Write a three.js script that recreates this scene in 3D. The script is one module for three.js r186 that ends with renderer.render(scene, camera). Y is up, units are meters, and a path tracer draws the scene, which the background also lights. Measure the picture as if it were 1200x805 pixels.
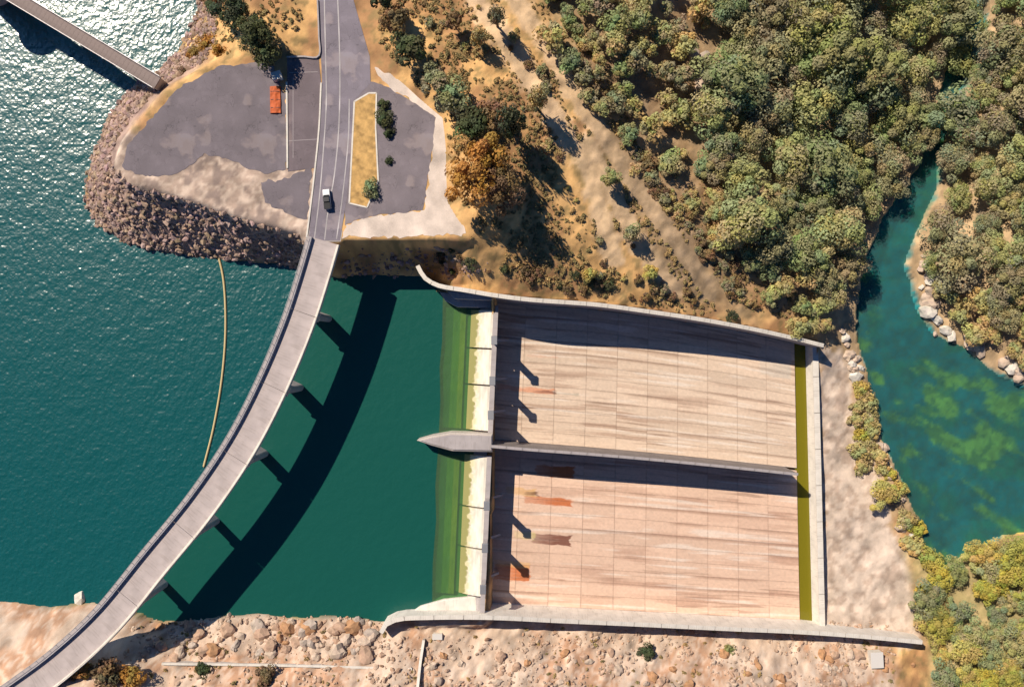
import * as THREE from 'three';
import { Sky } from 'three/addons/objects/Sky.js';
import { mergeGeometries, mergeVertices, toCreasedNormals } from 'three/addons/utils/BufferGeometryUtils.js';

// ------------------------------------------------------------------ camera, sky, sun, exposure
const scene = new THREE.Scene();
const CAM = 230, K = 0.25;                       // metres above the lake; metres per photo pixel at lake level
const camera = new THREE.PerspectiveCamera(2 * Math.atan(402.5 * K / CAM) * 180 / Math.PI, 1024 / 686, 1, 4000);
camera.position.set(0, CAM, 0);
camera.up.set(0, 0, -1);
camera.lookAt(0, 0, 0);
const ELEV = 45.7 * Math.PI / 180;
const sunDir = new THREE.Vector3(-0.70 * Math.cos(ELEV), Math.sin(ELEV), -0.714 * Math.cos(ELEV)).normalize();
const sky = new Sky();
sky.name = 'sky'; sky.userData.kind = 'structure';
sky.scale.setScalar(3000);
sky.material.uniforms.sunPosition.value.copy(sunDir);
sky.material.uniforms.turbidity.value = 2.5;
sky.material.uniforms.rayleigh.value = 0.8;
sky.material.uniforms.mieCoefficient.value = 0.003;
if (sky.material.uniforms.cloudCoverage) sky.material.uniforms.cloudCoverage.value = 0;
scene.add(sky);
scene.environmentIntensity = 0.1;
const sun = new THREE.DirectionalLight(0xfff1dc, 4.6);
sun.position.copy(sunDir).multiplyScalar(400);
sun.castShadow = true; sun.shadow.mapSize.set(4096, 4096);
Object.assign(sun.shadow.camera, { left: -220, right: 220, top: 220, bottom: -220, near: 1, far: 900 });
scene.add(sun, sun.target);
const renderer = new THREE.WebGLRenderer({ antialias: true });
renderer.setSize(1024, 686);
renderer.toneMapping = THREE.LinearToneMapping;
renderer.toneMappingExposure = 1.3;
renderer.shadowMap.enabled = true;

// ------------------------------------------------------------------ helpers
function rng(a) { return () => { a |= 0; a = a + 0x6D2B79F5 | 0; let t = Math.imul(a ^ a >>> 15, 1 | a); t = t + Math.imul(t ^ t >>> 7, 61 | t) ^ t; return ((t ^ t >>> 14) >>> 0) / 4294967296; }; }
const V3 = (x, y, z) => new THREE.Vector3(x, y, z);
const lerp = (a, b, t) => a + (b - a) * t;
const clamp = (x, a = 0, b = 1) => Math.min(b, Math.max(a, x));
const sstep = (a, b, x) => { const t = clamp((x - a) / (b - a)); return t * t * (3 - 2 * t); };
// a measured map position (photo pixel, known height) as a place in metres
const at = (px, py, y) => { const s = (CAM - y) / CAM * K; return V3((px - 600) * s, y, (py - 402.5) * s); };
function hash(x, y, s) { let h = Math.imul(x, 374761393) + Math.imul(y, 668265263) + Math.imul(s, 974634777) | 0; h = Math.imul(h ^ h >>> 13, 1274126177); return ((h ^ h >>> 16) >>> 0) / 4294967296; }
function vnoise(x, y, s = 0, per = 0) {
  const xi = Math.floor(x), yi = Math.floor(y), fx = x - xi, fy = y - yi;
  const w = v => per ? ((v % per) + per) % per : v;
  const u = fx * fx * (3 - 2 * fx), v = fy * fy * (3 - 2 * fy);
  const a = hash(w(xi), w(yi), s), b = hash(w(xi + 1), w(yi), s), c = hash(w(xi), w(yi + 1), s), d = hash(w(xi + 1), w(yi + 1), s);
  return a + (b - a) * u + (c - a) * v + (a - b - c + d) * u * v;
}
function fbm(x, y, s = 0, oct = 4, per = 0) { let t = 0, a = 0.5, n = 0; for (let i = 0; i < oct; i++) { t += a * vnoise(x, y, s + i * 17, per); n += a; a *= 0.5; x *= 2; y *= 2; per *= 2; } return t / n; }
function polyDist(poly, x, z) {                 // signed distance to a closed outline, negative inside
  let d = 1e9, inside = false;
  for (let i = 0, j = poly.length - 1; i < poly.length; j = i++) {
    const a = poly[i], b = poly[j], ex = b[0] - a[0], ez = b[1] - a[1], wx = x - a[0], wz = z - a[1];
    const t = clamp((wx * ex + wz * ez) / (ex * ex + ez * ez || 1)), dx = wx - ex * t, dz = wz - ez * t;
    d = Math.min(d, dx * dx + dz * dz);
    if ((a[1] > z) !== (b[1] > z) && x < (b[0] - a[0]) * (z - a[1]) / (b[1] - a[1]) + a[0]) inside = !inside;
  }
  return inside ? -Math.sqrt(d) : Math.sqrt(d);
}
function lineDist(line, x, z) { let d = 1e9; for (let i = 1; i < line.length; i++) { const a = line[i - 1], b = line[i], ex = b[0] - a[0], ez = b[1] - a[1], t = clamp(((x - a[0]) * ex + (z - a[1]) * ez) / (ex * ex + ez * ez || 1)); d = Math.min(d, Math.hypot(x - a[0] - ex * t, z - a[1] - ez * t)); } return d; }
const P2 = (list, y) => list.map(([px, py, h]) => { const p = at(px, py, h ?? y); return [p.x, p.z]; });
const taken = {};
function numbered(name) { const n = taken[name] = (taken[name] ?? -1) + 1; return n ? name + '_' + String(n).padStart(3, '0') : name; }
function mark(o, label, category, group) { o.userData.label = label; o.userData.category = category; if (group) o.userData.group = group; return o; }
function mesh(name, g, m, parent) { const o = new THREE.Mesh(g, m); o.name = parent && parent !== scene ? name : numbered(name); o.castShadow = o.receiveShadow = true; (parent || scene).add(o); return o; }
function thing(name, label, category, p = V3(0, 0, 0), turn = 0, group) { const o = new THREE.Group(); o.name = numbered(name); o.position.copy(p); o.rotation.y = turn; scene.add(o); return mark(o, label, category, group); }
function structure(name, g, m) { const o = mesh(name, g, m); o.userData.kind = 'structure'; return o; }
function flat(g) { g = g.index ? g.toNonIndexed() : g; g.computeVertexNormals(); return g; }
function signedFix(g) {                          // make faces point outward
  const p = g.attributes.position, ix = g.index; let v = 0; const a = V3(), b = V3(), c = V3();
  for (let i = 0; i < ix.count; i += 3) { a.fromBufferAttribute(p, ix.getX(i)); b.fromBufferAttribute(p, ix.getX(i + 1)); c.fromBufferAttribute(p, ix.getX(i + 2)); v += a.dot(b.cross(c)); }
  if (v < 0) for (let i = 0; i < ix.count; i += 3) { const t = ix.getX(i + 1); ix.setX(i + 1, ix.getX(i + 2)); ix.setX(i + 2, t); }
  return g;
}
// a closed section carried along a path; section points are [sideways (left of travel), up]
function sweep(path, sec) {
  const n = path.length, pos = [], uv = [], idx = [];
  const first = typeof sec === 'function' ? sec(0, 0) : sec, m = first.length; let len = 0;
  for (let i = 0; i < n; i++) {
    const a = path[Math.max(0, i - 1)], b = path[Math.min(n - 1, i + 1)], T = V3(b.x - a.x, 0, b.z - a.z).normalize();
    if (i) len += path[i].distanceTo(path[i - 1]);
    const s = typeof sec === 'function' ? sec(i, i / (n - 1)) : sec; let per = 0;
    for (let k = 0; k <= m; k++) { const q = s[k % m], r = s[(k + m - 1) % m]; if (k) per += Math.hypot(q[0] - r[0], q[1] - r[1]); pos.push(path[i].x + T.z * q[0], path[i].y + q[1], path[i].z - T.x * q[0]); uv.push(len, per); }
  }
  for (let i = 0; i < n - 1; i++) for (let k = 0; k < m; k++) { const a = i * (m + 1) + k, b = a + m + 1; idx.push(a, a + 1, b, b, a + 1, b + 1); }
  for (const i of [0, n - 1]) {
    const s = typeof sec === 'function' ? sec(i, i / (n - 1)) : sec, tri = THREE.ShapeUtils.triangulateShape(s.map(q => new THREE.Vector2(q[0], q[1])), []);
    const b = i * (m + 1), cw = THREE.ShapeUtils.isClockWise(s.map(q => new THREE.Vector2(q[0], q[1])));
    for (const t of tri) { const f = (i === 0) !== cw; idx.push(b + t[0], b + t[f ? 1 : 2], b + t[f ? 2 : 1]); }
  }
  const g = new THREE.BufferGeometry();
  g.setAttribute('position', new THREE.Float32BufferAttribute(pos, 3)); g.setAttribute('uv', new THREE.Float32BufferAttribute(uv, 2)); g.setIndex(idx);
  return flat(signedFix(g));
}
function slab(poly, y0, y1, bevel = 0) {         // a plan outline [x,z] made solid between two heights
  const s = new THREE.Shape(poly.map(([x, z]) => new THREE.Vector2(x, -z)));
  const g = new THREE.ExtrudeGeometry(s, { depth: y1 - y0 - bevel, bevelEnabled: bevel > 0, bevelSize: bevel, bevelThickness: bevel, bevelOffset: -bevel, bevelSegments: 1, curveSegments: 1 });
  g.rotateX(-Math.PI / 2); g.translate(0, y0, 0); return g;
}
function box(w, h, d, x = 0, y = 0, z = 0, ry = 0) { const g = new THREE.BoxGeometry(w, h, d); if (ry) g.rotateY(ry); g.translate(x, y, z); return g; }
function cbox(w, h, d, b = 0.05) { const s = new THREE.Shape([[-w / 2, -d / 2], [w / 2, -d / 2], [w / 2, d / 2], [-w / 2, d / 2]].map(q => new THREE.Vector2(...q))); const g = new THREE.ExtrudeGeometry(s, { depth: h - 2 * b, bevelSize: b, bevelThickness: b, bevelOffset: -b, bevelSegments: 1 }); g.rotateX(-Math.PI / 2); g.translate(0, b, 0); return g; }
const smooth = (pts, n) => new THREE.CatmullRomCurve3(pts, false, 'centripetal').getSpacedPoints(n);

// ------------------------------------------------------------------ textures and materials
function tex(w, h, fn, { srgb = true, repeat = 1, repeatY } = {}) {
  const d = new Uint8Array(w * h * 4);
  for (let y = 0; y < h; y++) for (let x = 0; x < w; x++) { const c = fn(x / w, y / h), i = (y * w + x) * 4; for (let k = 0; k < 3; k++) d[i + k] = (srgb ? clamp(c[k]) ** (1 / 2.2) : clamp(c[k])) * 255; d[i + 3] = 255; }
  const t = new THREE.DataTexture(d, w, h); t.wrapS = t.wrapT = THREE.RepeatWrapping; t.magFilter = THREE.LinearFilter; t.minFilter = THREE.LinearMipmapLinearFilter; t.generateMipmaps = true;
  if (srgb) t.colorSpace = THREE.SRGBColorSpace; t.repeat.set(1 / repeat, 1 / (repeatY ?? repeat)); t.needsUpdate = true; return t;
}
const g3 = v => [v, v, v];
const grainMap = tex(512, 512, (u, v) => g3(0.72 + 0.8 * (fbm(u * 8, v * 8, 1, 6, 8) - 0.5) + 0.30 * (hash(u * 512 | 0, v * 512 | 0, 3) - 0.5) * 0.6), { repeat: 40 });
const concreteMap = tex(512, 512, (u, v) => {
  const a = fbm(u * 6, v * 6, 11, 5, 6), st = fbm(u * 40, v * 5, 15, 3, 40); let k = 0.78 + 0.3 * (a - 0.5) + 0.1 * (hash(u * 512 | 0, v * 512 | 0, 5) - 0.5);
  const s = sstep(0.6, 0.75, st) * 0.09; return [k - s, k - s * 1.05, k - s * 1.15];
}, { repeat: 14 });
const asphaltMap = tex(512, 512, (u, v) => {
  const a = fbm(u * 5, v * 5, 21, 5, 5), b = fbm(u * 14, v * 14, 25, 3, 14); let k = 0.72 + 0.35 * (a - 0.5) + 0.2 * (hash(u * 512 | 0, v * 512 | 0, 7) - 0.5);
  const crack = Math.abs(fbm(u * 6, v * 6, 31, 4, 6) - 0.5) < 0.006 ? 0.18 : 0; k -= crack; k += sstep(0.6, 0.7, b) * 0.06; const dust = sstep(0.56, 0.68, fbm(u * 4, v * 4, 37, 5, 4)) * 0.30; return [k + dust, k * 0.985 + dust * 0.86, k + dust * 0.62];
}, { repeat: 22 });
const rockMap = tex(256, 256, (u, v) => { const a = fbm(u * 5, v * 5, 41, 5, 5); const k = 0.75 + 0.6 * (a - 0.5); return [k, k * (0.97 + 0.06 * vnoise(u * 9, v * 9, 44, 9)), k * 0.97]; }, { repeat: 3 });
const lin = (r, g, b) => new THREE.Color().setRGB(r, g, b);
const std = (r, g, b, rough = 0.9, extra = {}) => new THREE.MeshStandardMaterial({ color: lin(r, g, b), roughness: rough, ...extra });
const M = {
  concrete: std(0.62, 0.55, 0.50, 0.9, { map: concreteMap, bumpMap: concreteMap, bumpScale: 0.03 }),
  paleConcrete: std(0.86, 0.80, 0.72, 0.9, { map: concreteMap }),
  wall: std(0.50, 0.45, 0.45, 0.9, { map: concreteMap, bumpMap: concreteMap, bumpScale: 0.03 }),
  shadedWall: std(0.27, 0.235, 0.225, 0.92, { map: concreteMap, bumpMap: concreteMap, bumpScale: 0.03 }),  // darker concrete for the dividing wall faces, their shade painted into the colour
  deck: std(0.58, 0.50, 0.485, 0.9, { map: concreteMap }),
  asphalt: std(0.26, 0.225, 0.245, 0.92, { map: asphaltMap, bumpMap: asphaltMap, bumpScale: 0.02 }),
  oldAsphalt: std(0.225, 0.195, 0.215, 0.92, { map: asphaltMap, bumpMap: asphaltMap, bumpScale: 0.02 }),
  laneAsphalt: std(0.215, 0.175, 0.19, 0.92, { map: asphaltMap }),
  roadAsphalt: std(0.275, 0.245, 0.285, 0.9, { map: asphaltMap }),
  paint: std(0.62, 0.58, 0.58, 0.8, { map: grainMap }),
  gravel: std(0.86, 0.72, 0.62, 0.95, { map: grainMap }),
  steel: std(0.33, 0.33, 0.35, 0.5, { metalness: 0.6 }),
  darkSteel: std(0.06, 0.06, 0.07, 0.6, { metalness: 0.3 }),
  timber: std(0.30, 0.235, 0.215, 0.9, { map: grainMap }),
  bark: std(0.16, 0.12, 0.09, 0.95),
};

// ------------------------------------------------------------------ ground heights
const PLATEAU = 18, RIVER = -22;
const HC = [ // map position and height of known places
  // plateau with the road and car parks
  ...[[370, -60], [370, 20], [375, 100], [380, 200], [385, 268], [430, 60], [470, 120], [500, 190], [490, 240], [530, 265], [335, 110], [290, 120], [240, 110], [200, 125], [165, 165], [155, 190], [210, 205], [320, 215], [300, 245], [350, 255], [270, 90], [300, 20], [330, -40], [290, -60]].map(p => [...p, 18]),
  [188, 112, 17.5], [146, 168, 17.5], [140, 195, 17.5], [165, 213, 17], [250, 238, 17], [300, 258, 17], [350, 272, 17],
  [120, 160, 0], [103, 200, 0], [98, 235, 0], [115, 265, 0], [150, 285, 0], [255, 302, 0], [330, 308, 0], [368, 316, 0],
  [205, 65, 0], [228, 25, 0], [238, -20, 0], [240, -90, 0],
  [60, 100, -10], [40, 200, -11], [100, 330, -11], [200, 350, -10], [100, 500, -12], [-80, 100, -12], [-100, 400, -12], [-100, 600, -11], [150, 30, -9], [200, 450, -12], [300, 400, -8], [420, 400, -8], [450, 550, -8], [350, 600, -8], [500, 420, -6], [490, 640, -6], [100, 640, -9],
  [395, 280, 17.8], [470, 282, 17.8], [545, 280, 17.5], [395, 326, 0], [440, 328, 0], [490, 330, 0],
  // hill beside the chute
  [460, 40, 18], [520, 60, 18], [570, 100, 18], [590, 200, 17], [580, 260, 16], [560, -40, 17], [640, 20, 15], [650, 120, 14.5], [660, 220, 13], [640, 290, 11.5], [600, 325, 9], [560, 325, 9.5], [700, 335, 5.5], [720, 280, 8], [740, 150, 9], [750, 40, 9], [760, -50, 9], [790, 330, 2], [800, 240, 4], [820, 90, 0], [830, -40, 2], [870, 350, -5], [880, 270, -4], [890, 170, -6], [920, 60, -5], [940, -60, -4], [930, 370, -10], [960, 330, -14], [970, 250, -15], [1000, 160, -15], [1010, 60, -12], [1030, -60, -10],
  [1010, 290, -21], [1060, 200, -21], [1085, 120, -21], [1090, 40, -20], [1130, -40, -19], [990, 400, -20], [1120, 250, -20], [1080, 300, -20], [1150, 150, -16], [1200, 50, -10], [1200, 180, -12], [1160, 330, -17], [1220, 300, -13], [1290, 200, -6], [1290, 0, -4], [1160, 405, -20.5], [1260, 400, -16],
  // banks of the river and apron below the end wall
  [985, 450, -20.3], [990, 600, -20.3], [1000, 700, -20], [1050, 720, -20.4], [1055, 620, -21], [1025, 540, -21.3], [1120, 700, -20.5], [1180, 660, -20.5], [1160, 780, -18.5], [1260, 740, -17], [1290, 640, -19], [1110, 800, -17.5], [1140, 900, -14],
  // bank under the lower wall
  [450, 745, 1.5], [490, 752, 1.4], [575, 752, -0.5], [650, 755, -3], [750, 757, -7], [850, 760, -11.5], [940, 763, -15.5], [1030, 768, -18], [1085, 770, -19.5],
  [520, 805, 6.5], [620, 805, 4], [740, 805, 0], [860, 805, -4], [960, 805, -9], [1040, 805, -13], [600, 880, 9], [850, 900, 3], [400, 880, 12],
  [0, 704, 0], [60, 712, 0], [110, 706, 0], [190, 728, 0], [260, 722, 0], [350, 724, 0], [430, 727, 0], [0, 745, 7], [60, 742, 9], [-80, 760, 10], [-100, 700, 0], [20, 830, 17.5], [60, 800, 17], [-60, 850, 18], [130, 778, 13], [180, 770, 8], [160, 830, 14], [280, 770, 6], [390, 765, 5.5], [470, 770, 5.5], [300, 805, 9], [440, 805, 8.5],
].map(([px, py, h]) => { const p = at(px, py, h); return [p.x, p.z, h]; });
const tps = (() => {                              // thin plate through the measured heights
  const n = HC.length, N = n + 3, A = Array.from({ length: N }, () => new Float64Array(N + 1));
  const U = r2 => r2 > 1e-9 ? r2 * Math.log(r2) : 0;
  for (let i = 0; i < n; i++) {
    for (let j = 0; j < n; j++) A[i][j] = U((HC[i][0] - HC[j][0]) ** 2 + (HC[i][1] - HC[j][1]) ** 2);
    A[i][i] += 60;                               // a little slack
    A[i][n] = A[n][i] = 1; A[i][n + 1] = A[n + 1][i] = HC[i][0]; A[i][n + 2] = A[n + 2][i] = HC[i][1]; A[i][N] = HC[i][2];
  }
  for (let c = 0; c < N; c++) {
    let p = c; for (let r = c + 1; r < N; r++) if (Math.abs(A[r][c]) > Math.abs(A[p][c])) p = r;
    [A[c], A[p]] = [A[p], A[c]];
    for (let r = c + 1; r < N; r++) { const f = A[r][c] / A[c][c]; if (f) for (let k = c; k <= N; k++) A[r][k] -= f * A[c][k]; }
  }
  const w = new Float64Array(N);
  for (let r = N - 1; r >= 0; r--) { let s = A[r][N]; for (let k = r + 1; k < N; k++) s -= A[r][k] * w[k]; w[r] = s / A[r][r]; }
  return (x, z) => { x = clamp(x, -185, 195); z = clamp(z, -125, 130); let s = w[n] + w[n + 1] * x + w[n + 2] * z; for (let i = 0; i < n; i++) { const dx = x - HC[i][0], dz = z - HC[i][1], r2 = dx * dx + dz * dz; if (r2 > 1e-9) s += w[i] * r2 * Math.log(r2); } return s; };
})();
const lakePoly = P2([[-3500, -3500], [240, -3500], [240, -90], [238, -20], [228, 25], [205, 65], [186, 90], [160, 103], [136, 130], [118, 160], [104, 200], [98, 235], [112, 263], [150, 286], [200, 296], [255, 302], [330, 309], [368, 317], [395, 326], [440, 328], [490, 331], [530, 346], [575, 350], [562, 722], [500, 722], [445, 729], [430, 726], [400, 722], [350, 725], [305, 719], [260, 723], [190, 729], [150, 716], [110, 706], [60, 712], [0, 703], [-400, 715], [-3500, 760]], 0);
const riverPoly = P2([[1112, 60], [1096, 130], [1078, 190], [1052, 228], [1033, 258], [1016, 300], [1003, 350], [1002, 392], [1016, 430], [1023, 480], [1041, 530], [1062, 575], [1076, 612], [1086, 645], [1105, 668], [1132, 648], [1170, 630], [1215, 622], [1330, 600], [2600, 560], [2600, 300], [1330, 500], [1215, 462], [1165, 434], [1130, 408], [1096, 392], [1077, 362], [1061, 312], [1074, 272], [1096, 232], [1104, 180], [1116, 130], [1140, 60], [1170, -200], [1180, -1500], [1140, -1500], [1140, -200]], RIVER);
const plateauPoly = P2([[360, -400], [362, 30], [334, 60], [318, 70], [255, 72], [200, 102], [146, 168], [137, 192], [152, 212], [235, 235], [300, 258], [350, 270], [358, 283], [398, 284], [402, 279], [470, 279], [545, 277], [522, 236], [515, 140], [452, 88], [440, 60], [428, -20], [425, -400]], PLATEAU);
// spillway walls, as map places with their top heights
const wallN = [[489, 311, 10], [497, 325, 10], [512, 334, 10], [545, 340, 10], [580, 346, 9.5], [620, 351, 8.5], [700, 357, 5], [760, 365, 2], [820, 374, -1.2], [880, 385, -4.8], [930, 396, -8], [958, 403, -9.5], [966, 405, -10]].map(p => at(p[0], p[1], p[2] + (p[0] > 570 ? 0.3 : 0)));
const wallM = [[574, 523, 7.2], [620, 527, 6], [700, 533, 3.2], [780, 540, -0.2], [860, 548, -3.6], [936, 556, -7]].map(p => at(...p));
const wallS = [[446, 742, 6], [452, 732, 6], [466, 726, 6], [500, 724, 6], [575, 724, 5.2], [660, 728, 1.8], [750, 732, -2], [850, 737, -6.2], [940, 741, -10], [1010, 746, -12], [1082, 753, -14]].map(p => at(...p));
const C0 = at(580, 346, 3), C1 = at(563, 723, 3);           // downstream edge of the crest
const E0 = at(931, 398, -20), E1 = at(938, 738, -20);       // lower end of the chute floor
const atX = (line, x) => { for (let i = 1; i < line.length; i++) if (x <= line[i].x || i === line.length - 1) { const a = line[i - 1], b = line[i], t = (x - a.x) / (b.x - a.x); return V3(x, lerp(a.y, b.y, t), lerp(a.z, b.z, t)); } };
const floorY = x => { const t = clamp((x + 3) / 94); return lerp(-6, -20, t); };
const chutePoly = [...wallN.slice(4, 11).map(p => [p.x, p.z]), ...P2([[957, 402], [966, 742]], -16.5), ...[...wallS.slice(4, 9)].reverse().map(p => [p.x, p.z])];
function ground(x, z) {
  let h = tps(x, z);
  const inner = polyDist(chutePoly, x, z);
  if (inner < 0) return floorY(x) - 2.2;
  const dp = polyDist(plateauPoly, x, z);
  const rough = sstep(0.5, 6, dp) * sstep(0, 3, inner);
  h += rough * (1.6 * (fbm(x * 0.09, z * 0.09, 51, 3) - 0.5) + (z > 75 && x < 95 ? 2.0 : 0.9) * (fbm(x * 0.4, z * 0.4, 57, 3) - 0.5));
  const dl = polyDist(lakePoly, x, z) + rough * 1.2 * (fbm(x * 0.35, z * 0.35, 61, 3) - 0.5);
  if (dl < 0) h = Math.min(h, -0.12 + 0.75 * dl); else if (x < 30) h = Math.max(h, Math.min(1.6 - 12 * sstep(1.5, 9, dl), 0.12 + 0.55 * dl));
  const dr = polyDist(riverPoly, x, z) + 2.2 * (fbm(x * 0.2, z * 0.2, 63, 3) - 0.5);
  if (dr < 0) h = Math.min(h, RIVER - 0.1 + Math.max(-2.6, 0.3 * dr) + 0.5 * (fbm(x * 0.16, z * 0.16, 65, 4) - 0.5)); else h = Math.max(h, RIVER + Math.min(1.2, 0.1 + 0.3 * dr));
  if (x > -52 && x < -10 && z > -29 && z < -16) {                                              // steep cut bank under the verge
    const d = z + 28.4, t = d < 2.6 ? lerp(17.9, 5, d / 2.6) : lerp(5, -0.6, (d - 2.6) / 6.6);
    h = lerp(h, Math.min(h, t + rough * 0.8 * (fbm(x * 0.5, z * 0.5, 58, 3) - 0.5)), sstep(-52, -48, x) * sstep(-10, -26, x + 4 * (fbm(x * 0.3, z * 0.3, 59, 2) - 0.5)));
  }
  h = Math.max(h, -40);
  return lerp(17.86, h, sstep(0, 3, dp));
}
const place = (px, py, dy = 0) => { let p = at(px, py, 0); for (let i = 0; i < 9; i++) p = at(px, py, ground(p.x, p.z) + dy); p.y = ground(p.x, p.z); return p; };

// ------------------------------------------------------------------ ground sheet
const zone = {
  riprap: P2([[90, 90], [200, 60], [240, 75], [170, 160], [160, 200], [300, 250], [372, 275], [372, 330], [90, 330]], 8),
  forest: P2([[860, -120], [1400, -120], [1400, 620], [1050, 620], [985, 420], [930, 380], [860, 330], [820, 230], [830, 120], [800, 40]], -15),
  scrub: P2([[610, -120], [850, -120], [850, 120], [830, 230], [900, 380], [780, 345], [700, 170], [650, 60]], 2),
  south: P2([[-200, 690], [450, 690], [560, 712], [1085, 742], [1095, 1000], [-200, 1000]], 2),
  dirt: P2([[130, 150], [180, 150], [240, 165], [340, 190], [372, 200], [366, 285], [250, 262], [120, 240]], 17.5),
  bend: P2([[1070, 650], [1120, 640], [1400, 600], [1400, 1000], [1080, 1000], [1086, 760]], -19),
  apron: P2([[960, 410], [1000, 430], [1030, 560], [1075, 690], [1085, 755], [960, 745]], -20),
};
const tracks = [[[600, -10, 17], [650, 70, 14], [700, 150, 11], [760, 240, 6], [830, 340, -2]], [[690, 170, 12], [740, 270, 7], [790, 340, 2]], [[820, 160, 0], [870, 230, -4], [920, 300, -10]], [[560, 0, 18], [600, 60, 17], [690, 200, 12], [720, 300, 7]]].map(l => P2(l));
function groundColor(x, z, h) {
  const n1 = fbm(x * 0.12, z * 0.12, 71, 5), n2 = fbm(x * 0.5, z * 0.5, 75, 4), n3 = fbm(x * 0.05, z * 0.05, 79, 3);
  const mix = (a, b, t) => [lerp(a[0], b[0], t), lerp(a[1], b[1], t), lerp(a[2], b[2], t)];
  const soft = (poly, w = 6) => sstep(w, -w, polyDist(poly, x, z) + 8 * (n1 - 0.5) + 4 * (n2 - 0.5));
  let c = mix([0.72, 0.43, 0.175], [0.45, 0.245, 0.11], sstep(0.42, 0.62, n1));             // dry grass and soil
  c = mix(c, [0.25, 0.19, 0.08], sstep(0.56, 0.7, n2) * 0.7);
  let tr = 1e9; for (const l of tracks) tr = Math.min(tr, lineDist(l, x, z));
  c = mix(c, [0.74, 0.53, 0.33], sstep(4.2, 1.8, tr + 5 * (n2 - 0.5)) * 0.85);                     // bare tracks
  c = mix(c, mix([0.30, 0.21, 0.125], [0.44, 0.31, 0.19], sstep(0.45, 0.6, n2)), soft(zone.scrub) * 0.75);
  c = mix(c, mix([0.44, 0.31, 0.18], [0.54, 0.38, 0.22], sstep(0.45, 0.62, n2)), soft(zone.forest));
  c = mix(c, mix([0.30, 0.20, 0.17], [0.46, 0.32, 0.26], sstep(0.4, 0.62, n2)), soft(zone.riprap, 3));
  c = mix(c, mix(mix([0.56, 0.42, 0.32], [0.46, 0.27, 0.17], sstep(0.45, 0.62, n1)), [0.68, 0.56, 0.46], sstep(0.5, 0.62, fbm(x * 1.1, z * 1.1, 87, 4)) * 0.5), soft(zone.south, 3));
  c = mix(c, mix([0.66, 0.53, 0.43], [0.50, 0.38, 0.30], sstep(0.5, 0.62, n2)), soft(zone.apron, 2));
  c = mix(c, mix(mix([0.64, 0.50, 0.40], [0.46, 0.34, 0.27], sstep(0.4, 0.6, fbm(x * 1.0, z * 1.0, 95, 4))), [0.30, 0.225, 0.19], sstep(0.46, 0.56, n1 * 0.5 + n2 * 0.5)), soft(zone.dirt, 2) * sstep(15.5, 17, h));
  c = mix(c, mix([0.40, 0.32, 0.15], [0.50, 0.38, 0.19], sstep(0.45, 0.62, n2)), soft(zone.bend, 3));
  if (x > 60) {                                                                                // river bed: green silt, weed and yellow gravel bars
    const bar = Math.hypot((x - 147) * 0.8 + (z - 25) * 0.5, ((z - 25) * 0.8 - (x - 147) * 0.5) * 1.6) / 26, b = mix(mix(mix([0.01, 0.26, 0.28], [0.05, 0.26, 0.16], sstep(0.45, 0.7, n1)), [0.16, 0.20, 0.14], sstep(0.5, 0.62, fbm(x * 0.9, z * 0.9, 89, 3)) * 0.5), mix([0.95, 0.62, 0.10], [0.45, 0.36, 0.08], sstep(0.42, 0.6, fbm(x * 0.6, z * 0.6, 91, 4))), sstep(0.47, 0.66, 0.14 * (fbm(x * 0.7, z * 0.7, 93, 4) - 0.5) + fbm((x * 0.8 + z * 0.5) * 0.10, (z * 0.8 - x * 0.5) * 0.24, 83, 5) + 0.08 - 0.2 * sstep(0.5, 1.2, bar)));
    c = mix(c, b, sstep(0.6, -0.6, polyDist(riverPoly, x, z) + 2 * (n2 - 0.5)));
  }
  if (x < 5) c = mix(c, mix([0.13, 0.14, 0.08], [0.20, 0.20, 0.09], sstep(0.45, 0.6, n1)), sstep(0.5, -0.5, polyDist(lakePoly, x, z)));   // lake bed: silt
  return c;
}
{
  const axis = (a, b, step, far) => { const l = []; for (let v = a; v <= b; v += step) l.push(v); const pre = [], post = []; let s = step, v = a; while (v > -far) { s *= 1.35; v -= s; pre.unshift(v); } s = step; v = l[l.length - 1]; while (v < far) { s *= 1.35; v += s; post.push(v); } return [...pre, ...l, ...post]; };
  const xs = axis(-166, 178, 0.7, 900), zs = axis(-106, 120, 0.7, 900), nx = xs.length, nz = zs.length;
  const pos = new Float32Array(nx * nz * 3), col = new Float32Array(nx * nz * 3), uv = new Float32Array(nx * nz * 2), idx = [];
  for (let j = 0; j < nz; j++) for (let i = 0; i < nx; i++) {
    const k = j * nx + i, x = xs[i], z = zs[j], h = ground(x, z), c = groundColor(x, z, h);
    pos.set([x, h, z], k * 3); col.set(c, k * 3); uv.set([x, z], k * 2);
    if (i && j) { const a = k - nx - 1, b = k - nx, d = k - 1; idx.push(a, d, b, b, d, k); }
  }
  const g = new THREE.BufferGeometry();
  g.setAttribute('position', new THREE.BufferAttribute(pos, 3)); g.setAttribute('color', new THREE.BufferAttribute(col, 3)); g.setAttribute('uv', new THREE.BufferAttribute(uv, 2)); g.setIndex(idx); g.computeVertexNormals();
  const dm = grainMap.clone(); dm.repeat.set(1 / 26, 1 / 26);
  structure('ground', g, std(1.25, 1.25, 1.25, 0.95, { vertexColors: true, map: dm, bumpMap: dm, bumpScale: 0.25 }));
}
console.log('ground done');

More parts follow.
